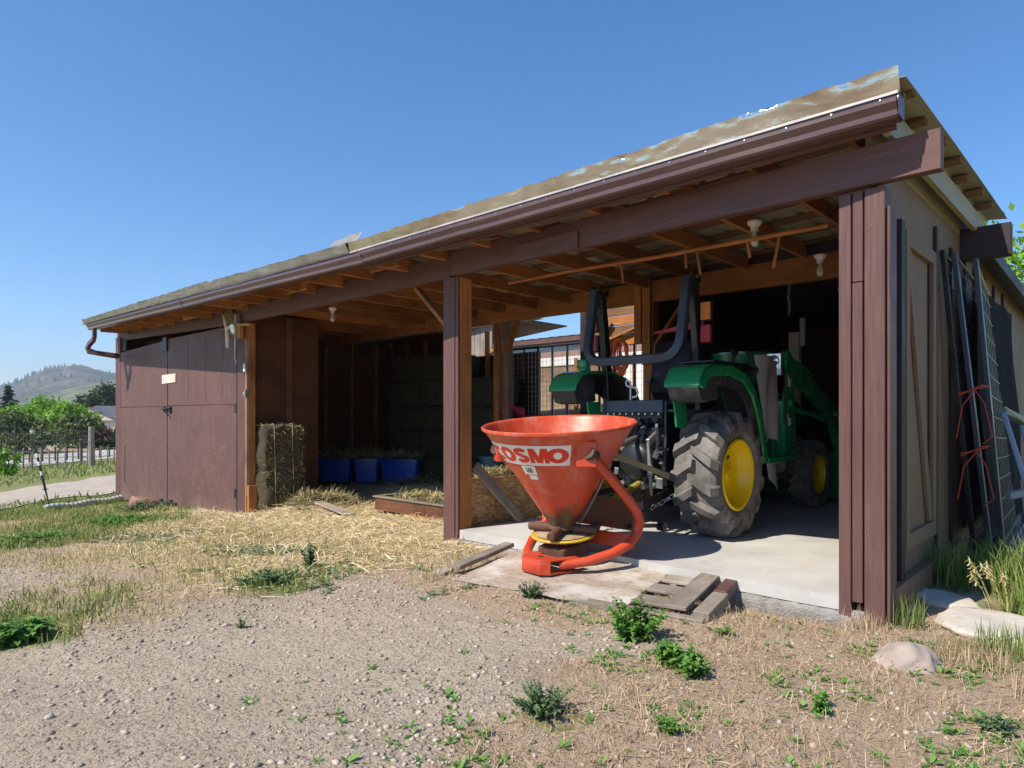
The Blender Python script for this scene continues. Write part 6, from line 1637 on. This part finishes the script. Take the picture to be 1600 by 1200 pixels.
tree('dark_tree', 'broad dark olive tree spreading in front of the pale house', at(126, 50, -1.4), 2.3, 1.3, 'oliveleaf', 3000, .15, 6, 22, .1, group=GT)
tree('dark_bush', 'dark bushy tree at the left edge behind the wire fence', at(22, 42, -1.3), 2.7, 2.0, 'oliveleaf', 3200, .13, 7, 26, .02, group=GT)
tree('dark_bush', 'dark olive bush partly cut by the left picture edge', at(-40, 44, -1.3), 2.9, 2.2, 'oliveleaf', 2600, .14, 17, 24, .02, group=GT)
tree('red_bush', 'low purplish bush beside the tall grey post', at(166, 47, -1.35), 1.5, 1.2, 'redleaf', 1600, .12, 8, 16, .02, 'bush')
tree('small_bush', 'pale green shrub in the gap between the roadside trees', at(105, 49, -1.35), 1.5, 1.0, 'greengrass', 1400, .1, 9, 14, .02, 'bush')
tree('small_bush', 'bright green shrub sprouting at the foot of the wire fence', at(13, 21.5, gh(*at(13,21.5).xy)), .85, .35, 'brightleaf', 700, .06, 19, 10, .02, 'bush')
tree('small_bush', 'yellow green shrub at the edge of the shed, below the pale house', at(178, 47, -1.35), 1.2, .9, 'brightleaf', 900, .1, 29, 12, .02, 'bush')
GC = 'dark conifers behind the roadside trees'
conifer('conifer', 'tall dark spruce at the left edge behind the bushes', at(13, 95, -1.3), 6.9, 2.7, 1, group=GC)
conifer('conifer', 'dark conifer cut by the left picture edge', at(-12, 95, -1.3), 5.6, 2.6, 5, group=GC)
tree('pine', 'broad dark pine rising right of the power line, tallest of the two', at(161, 98, -1.3), 7.0, 2.2, 'darkleaf', 3800, .26, 31, 22, .25, 'pine', GC)
tree('pine', 'smaller dark pine just left of the broad pine', at(139, 104, -1.3), 5.6, 1.7, 'darkleaf', 2600, .26, 32, 16, .35, 'pine', GC)
tree('pine', 'dark pine low behind the pale house', at(178, 110, -1.3), 4.8, 3.0, 'darkleaf', 2600, .26, 33, 18, .2, 'pine', GC)
tree('leafy_tree', 'leafy treetop showing beyond the roof at the right edge', at(1594, 17, 0), 6.2, 1.1, 'brightleaf', 2600, .10, 41, 24, .3)

def house(name, label, px, d, z0, w_, dp, hw, hr, wall, roof, yaw=None, wins=2):
    c = at(px, d, z0); ang = HEADING if yaw is None else yaw
    Mx = M.Translation(c) @ M.Rotation(ang, 4, 'Z'); root = thing(name, label, 'house', c)
    MB().box(-w_/2,w_/2,-dp/2,dp/2,-1.5,hw, Mx).build('wall', wall, root)
    MB().prism([(-w_/2-.3,hw-.05),(w_/2+.3,hw-.05),(0,hw+hr)], dp+.6, Mx @ M(((1,0,0,0),(0,0,1,-dp/2-.3),(0,1,0,0),(0,0,0,1))) if True else Mx).build('roof', roof, root)
    MB().prism([(-w_/2+.2,hw),(w_/2-.2,hw),(0,hw+hr-.25)], .05, Mx @ M(((1,0,0,0),(0,0,1,-dp/2-.36),(0,1,0,0),(0,0,0,1)))).build('gable', wall, root)
    for k in range(wins):
        x = -w_*.25+k*w_*.5; o_ = MB().box(x-.55,x+.55,-dp/2-.06,-dp/2+.02,hw-1.6,hw-.4, Mx).build('window', MT['white'], root)
        MB().box(x-.42,x+.42,-dp/2-.08,-dp/2-.061,hw-1.48,hw-.52, Mx).build('pane', MT['seat'], o_)
    return root
creamw = grainy('cream_house_wall', (.55,.50,.38), (.65,.6,.47), rough=.8); greyr = grainy('grey_shingle', (.10,.10,.12), (.16,.16,.18), (1,1,1), 3, .9)
whit = grainy('white_house_wall', (.62,.62,.62), (.72,.72,.72), rough=.8); redr = grainy('terracotta_roof', (.25,.08,.04), (.34,.12,.06), rough=.8)
house('pale_house', 'cream house with a white trimmed gable and grey roof half hidden by the shed corner', 162, 78, -.6, 6.0, 6, 1.2, 1.5, creamw, greyr, R(48))
house('pale_house', 'grey roofed house wing running behind the shed corner', 186, 80, -.6, 7, 6, 1.4, 1.5, whit, greyr, R(30))
house('small_hut', 'little red roofed hut half hidden between the roadside trees', 112, 62, -1.3, 2.2, 2, 1.0, .7, creamw, redr, R(60), 1)
for i, (px, d, ww) in enumerate(((58, 190, 9),(76, 200, 6),(104, 205, 11),(123, 195, 7))):
    house('white_house', ['white house far off left of the power pole', 'narrow white house just behind the power pole', 'wide white house far off right of the power pole', 'white house far off before the pines'][i], px, d, -.5, ww, 6, 3.3, 1.6, whit, greyr, R(60+i*9))

# white outbuilding seen through the back opening
wb = thing('white_barn', 'white sided barn with a brown eave seen through the back opening of the shed', 'barn', (-12, 18, -.3))
MB().box(-19,-7,17.0,17.1,-.5,3.05).build('wall', lumber('slatted_brown_siding', (.24,.14,.085), (.42,.27,.17), 'z'), wb)
MB().box(-19,-7,16.96,16.998,2.75,3.05).build('white_band', grainy('white_siding', (.60,.56,.52), (.72,.68,.64), (1,1,8), 3, .7), wb)
MB().box(-12.0,-7,16.96,16.998,.3,2.745).build('white_panel', MT['white'], wb)
MB().box(-19,-7,16.95,16.999,3.052,3.2).build('red_trim', MT['brick'], wb)
MB().box(-19,-7,16.97,17.1,3.203,3.62).build('upper_wall', MT['greysteel'], wb)
MB().box(-19.2,-6.8,16.72,16.78,3.50,3.64).build('fascia', MT['brown_x'], wb, bevel=.004)
rw_ = [[(-19.3+12.6*i/60, 16.7+2.6*j/3, 3.66+.35*j/3+(.03 if i % 2 else 0)) for i in range(61)] for j in range(4)]
MB().sheet(rw_, .004).build('roof', grainy('brown_barn_roof', (.10,.085,.075), (.17,.145,.125), (1,.3,1), 3, .5), wb, smooth=0)
for x in (-15.2, -13.2, -11.0):
    o_ = MB().box(x-.06,x+.06,16.93,16.995,-.3,2.97).build('batten', MT['lum_z'], wb)
for x in (-14.3, -12.2):
    o_ = MB().box(x-.65,x+.65,16.95,16.997,-.3,2.2).build('door', lumber('tan_barn_door', (.34,.24,.15), (.5,.37,.25), 'z'), wb)
    MB().box(x+.45,x+.55,16.92,16.948,.8,1.0).build('handle', MT['black'], o_)
hs = thing('hay_shelter', 'grey boarded shelter gable catching the sun above the tall hay stack', 'shelter', (-14.5, 12.5, -.3))
m_ = MB()
for i in range(28):
    x = -18.2+i*.22; m_.box(x, x+.205, 12.0, 12.03, -.4, 2.95+.03*math.sin(i*2)+.035*i*.5)
m_.build('gable_boards', MT['old_z'], hs, bevel=.002)
MB().bar((-17.9,11.9,3.02),(-11.9,11.9,3.52), .1,.14).build('bargeboard', MT['brown_x'], hs)
MB().bar((-14.5,11.95,1.9),(-11.5,11.95,2.9), .06,.12,(0,1,0)).build('brace', MT['lum_x'], hs)
MB().sheet([[(-18.4+6.4*i/8, 12.0+3*j, 3.12+.55*i/8) for i in range(9)] for j in range(2)], .03).build('roof', MT['dark_x'], hs)
tree('leafy_tree', 'leafy treetop above the white barn roof seen through the back opening', (-15.5, 24, -.3), 4.6, 1.3, 'oliveleaf', 1500, .12, 51, 18, .3)

# ------------------------------------------------------------------ weeds
def weed(name, label, x, y, h, r, n, mat, seed, stems=5, leaf=.05, up=.6, cat='weed', group='green weeds in the yard'):
    rd = random.Random(seed); root = thing(name, label, cat, (x, y, gh(x, y)), group)
    st_ = MB(); lv = []; lq = []
    for s_ in range(stems):
        a = rd.uniform(0, 2*PI); sp = r*rd.uniform(.1, .85); hh = h*(rd.uniform(.45, 1.0) if s_ else 1.0)*(1-.45*sp/r)
        b0 = V((x+sp*.25*math.cos(a), y+sp*.25*math.sin(a), gh(x, y)-.01)); b2 = V((x+sp*math.cos(a), y+sp*math.sin(a), gh(x, y)+hh)); b1 = b0.lerp(b2, .5)+V((0,0,hh*.14))
        if s_ == 0: b2 = b0+V((rd.uniform(-.03,.03), rd.uniform(-.03,.03), h)); b1 = b0.lerp(b2, .5)
        st_.tube([b0, b1, b2], [.004,.003,.0015], 5)
        m = n//stems
        for k in range(m):
            t = (k+.5)/m; p = b0.lerp(b1, t*2) if t < .5 else b1.lerp(b2, t*2-1)
            az = k*2.4+rd.uniform(-.5,.5)+s_; el = rd.uniform(-.15, up+.3); L = leaf*rd.uniform(.6, 1.3)*(1.25-.75*t)
            d = V((math.cos(az)*math.cos(el), math.sin(az)*math.cos(el), math.sin(el))); sd = d.cross(V((0,0,1))).normalized(); nm = sd.cross(d)
            w_ = L*rd.uniform(.24,.36); o0 = len(lv)
            lv += [p, p+d*L*.45+sd*w_+nm*.10*L, p+d*L*.55-nm*.04*L, p+d*L*.45-sd*w_+nm*.10*L, p+d*L-V((0,0,L*.22))]
            lq += [(o0, o0+1, o0+2), (o0, o0+2, o0+3), (o0+1, o0+4, o0+2), (o0+2, o0+4, o0+3)]
    st_.build('stem', MT[mat], root)
    arr_mesh('leaves', [tuple(p) for p in lv], tris=lq, mat=MT[mat], parent=root)
    return root
weed('leafy_weed', 'upright leafy green weed by the right front corner of the plywood ramp', -2.05, 3.14, .30, .24, 640, 'weed', 1, 18, .055)
weed('leafy_weed', 'dense dark green weed in the dry grass, taller left half of a pair', -1.70, 2.93, .15, .13, 420, 'weed', 2, 16, .055)
weed('leafy_weed', 'bushy green weed in the middle of the dry grass, right half of a pair', -1.56, 2.88, .15, .12, 360, 'weed', 3, 14, .05)
weed('grey_weed', 'low grey green weed at the lower edge of the yard, left of the dry grass', -1.80, 2.08, .15, .20, 1300, 'weedgrey', 4, 34, .026, .9)
weed('leafy_weed', 'low green weed at the bottom edge under the bushy pair', -1.34, 2.32, .07, .11, 220, 'weed', 5, 14, .03)
weed('spreading_weed', 'low spreading green weed in the left half of the gravel', -4.72, 2.36, .10, .30, 900, 'weedgrey', 6, 40, .045)
weed('leafy_weed', 'taller sprig of weed rising behind the low spreading weed', -4.95, 2.83, .27, .12, 260, 'weedgrey', 7, 9, .05)
weed('leafy_weed', 'clump of long green leaves at the left edge of the gravel', -4.55, .80, .13, .24, 420, 'weed', 8, 30, .10)
weed('spreading_weed', 'dark creeping weed in the grass nearest the door wedge', -9.9, 2.9, .13, .75, 1300, 'weed', 9, 60, .06)
weed('spreading_weed', 'dark creeping weed at the left edge below the drain pipe', -8.9, 1.75, .13, .55, 1000, 'weed', 10, 50, .06)
weed('grey_weed', 'tufted pale weed under the left door leaf beside the wedge', -11.2, 3.55, .22, .55, 1100, 'weedgrey', 11, 50, .06)
weed('leafy_weed', 'small green weed near the bottom right corner', -.42, 3.22, .07, .12, 420, 'weedgrey', 12, 24, .03)
weed('leafy_weed', 'little green weed at the bottom edge left of the boulder', -.98, 2.93, .09, .09, 170, 'weed', 13, 10, .035)
weed('leafy_weed', 'flat little weed in the dry grass below the ramp end', -1.72, 3.55, .05, .13, 160, 'weed', 14, 14, .03)
weed('grey_weed', 'feathery weed growing against the front edge of the plywood ramp', -3.05, 3.40, .13, .18, 420, 'weedgrey', 15, 22, .03, .9)
weed('leafy_weed', 'lone sprig of weed standing in the bare gravel left of centre', -3.85, 1.75, .07, .06, 60, 'weedgrey', 16, 5, .025)
def clump(name, label, x, y, r, h, n, mat, seed, wd=.006, lean=.45):
    rd = np.random.default_rng(seed); a = rd.uniform(0, 6.28, n); q_ = r*rd.random(n)**.6
    P = np.stack([x+q_*np.cos(a), y+q_*np.sin(a), np.full(n, gh(x, y)-.01)], 1)
    o_ = blades(name, P, h*rd.uniform(.4, 1.05, n), wd, lean*h*1.3, MT[mat], .6); 
    o_.data.transform(M.Translation((-x, -y, -gh(x, y)))); o_.location = (x, y, gh(x, y))
    return tag(o_, label, 'grass clump', 'grass clumps along the side wall')
clump('grass_clump', 'tall green grass clump against the side wall between the flat stones and the panels', -.98, 5.75, .20, .42, 260, 'greengrass', 1, .009)
clump('grass_clump', 'lush tall grass at the right edge under the pale gate', -.52, 5.75, .28, .55, 420, 'greengrass', 2, .009)
clump('grass_clump', 'bright seeding grass at the right edge behind the big flat stone', -.38, 5.20, .26, .45, 420, 'greengrass', 3, .007)
clump('grass_clump', 'yellowing grass tuft on the right of the boulder', -.62, 4.0, .18, .19, 200, 'drygrass', 4, .003, 1.1)
clump('grass_clump', 'dry reddish grass tuft at the foot of the corner post', -1.18, 4.22, .13, .15, 150, 'drygrass', 5, .003, 1.0)
clump('grass_clump', 'thin green grass tuft beside the corner post base', -1.0, 4.42, .10, .26, 110, 'greengrass', 6, .005)
clump('grass_clump', 'green tuft in front of the big flat stone', -.50, 4.28, .16, .18, 220, 'greengrass', 7, .005)
clump('grass_clump', 'dark grass clump in shade under the leaning panels', -.75, 6.25, .22, .34, 260, 'greengrass', 8, .009)
clump('grass_clump', 'yellow green tuft in the bottom right corner', -.25, 3.75, .2, .16, 240, 'drygrass', 9, .005)
sd = MB(); gx = -.62; gy = 5.05
for k in range(7):
    b0 = V((gx+.06*math.sin(k*2), gy+.06*math.cos(k*3), gh(gx, gy))); tp = b0+V((-.10-.05*math.sin(k*1.3), -.05+.10*math.cos(k*2.1), .30+.04*math.sin(k)))
    sd.tube([b0, b0.lerp(tp,.5)+V((0,0,.05)), tp], [.0022,.0018,.001], 4)
    for i in range(12):
        p = b0.lerp(tp, .72+.28*i/11)+V((0,0,.03)); d = V((math.cos(i*2.4), math.sin(i*2.4), -.8)).normalized()
        sd.bar(p, p+d*.035, .006, .003)
tag(sd.build('seeding_brome', MT['hay'], smooth=0), 'arching seed heads of wild brome over the big flat stone', 'grass', 'grass clumps along the side wall')

# ------------------------------------------------------------------ air
def haze():
    m = bpy.data.materials.new('pale_air'); m.use_nodes = True; nt = m.node_tree
    nt.nodes.remove(nt.nodes['Principled BSDF']); vp = nn(nt, 'VolumePrincipled')
    vp.inputs['Color'].default_value = (.72,.82,1,1); vp.inputs['Density'].default_value = .00030; vp.inputs['Anisotropy'].default_value = .2
    nt.links.new(vp.outputs[0], nt.nodes['Material Output'].inputs['Volume']); return m
o = MB().box(-3600,500,-500,3600,-6,230).build('haze', haze(), smooth=0, at=(0,0,0)); struct(o, 'thin blue air fading the far hill', 'haze', 'stuff')
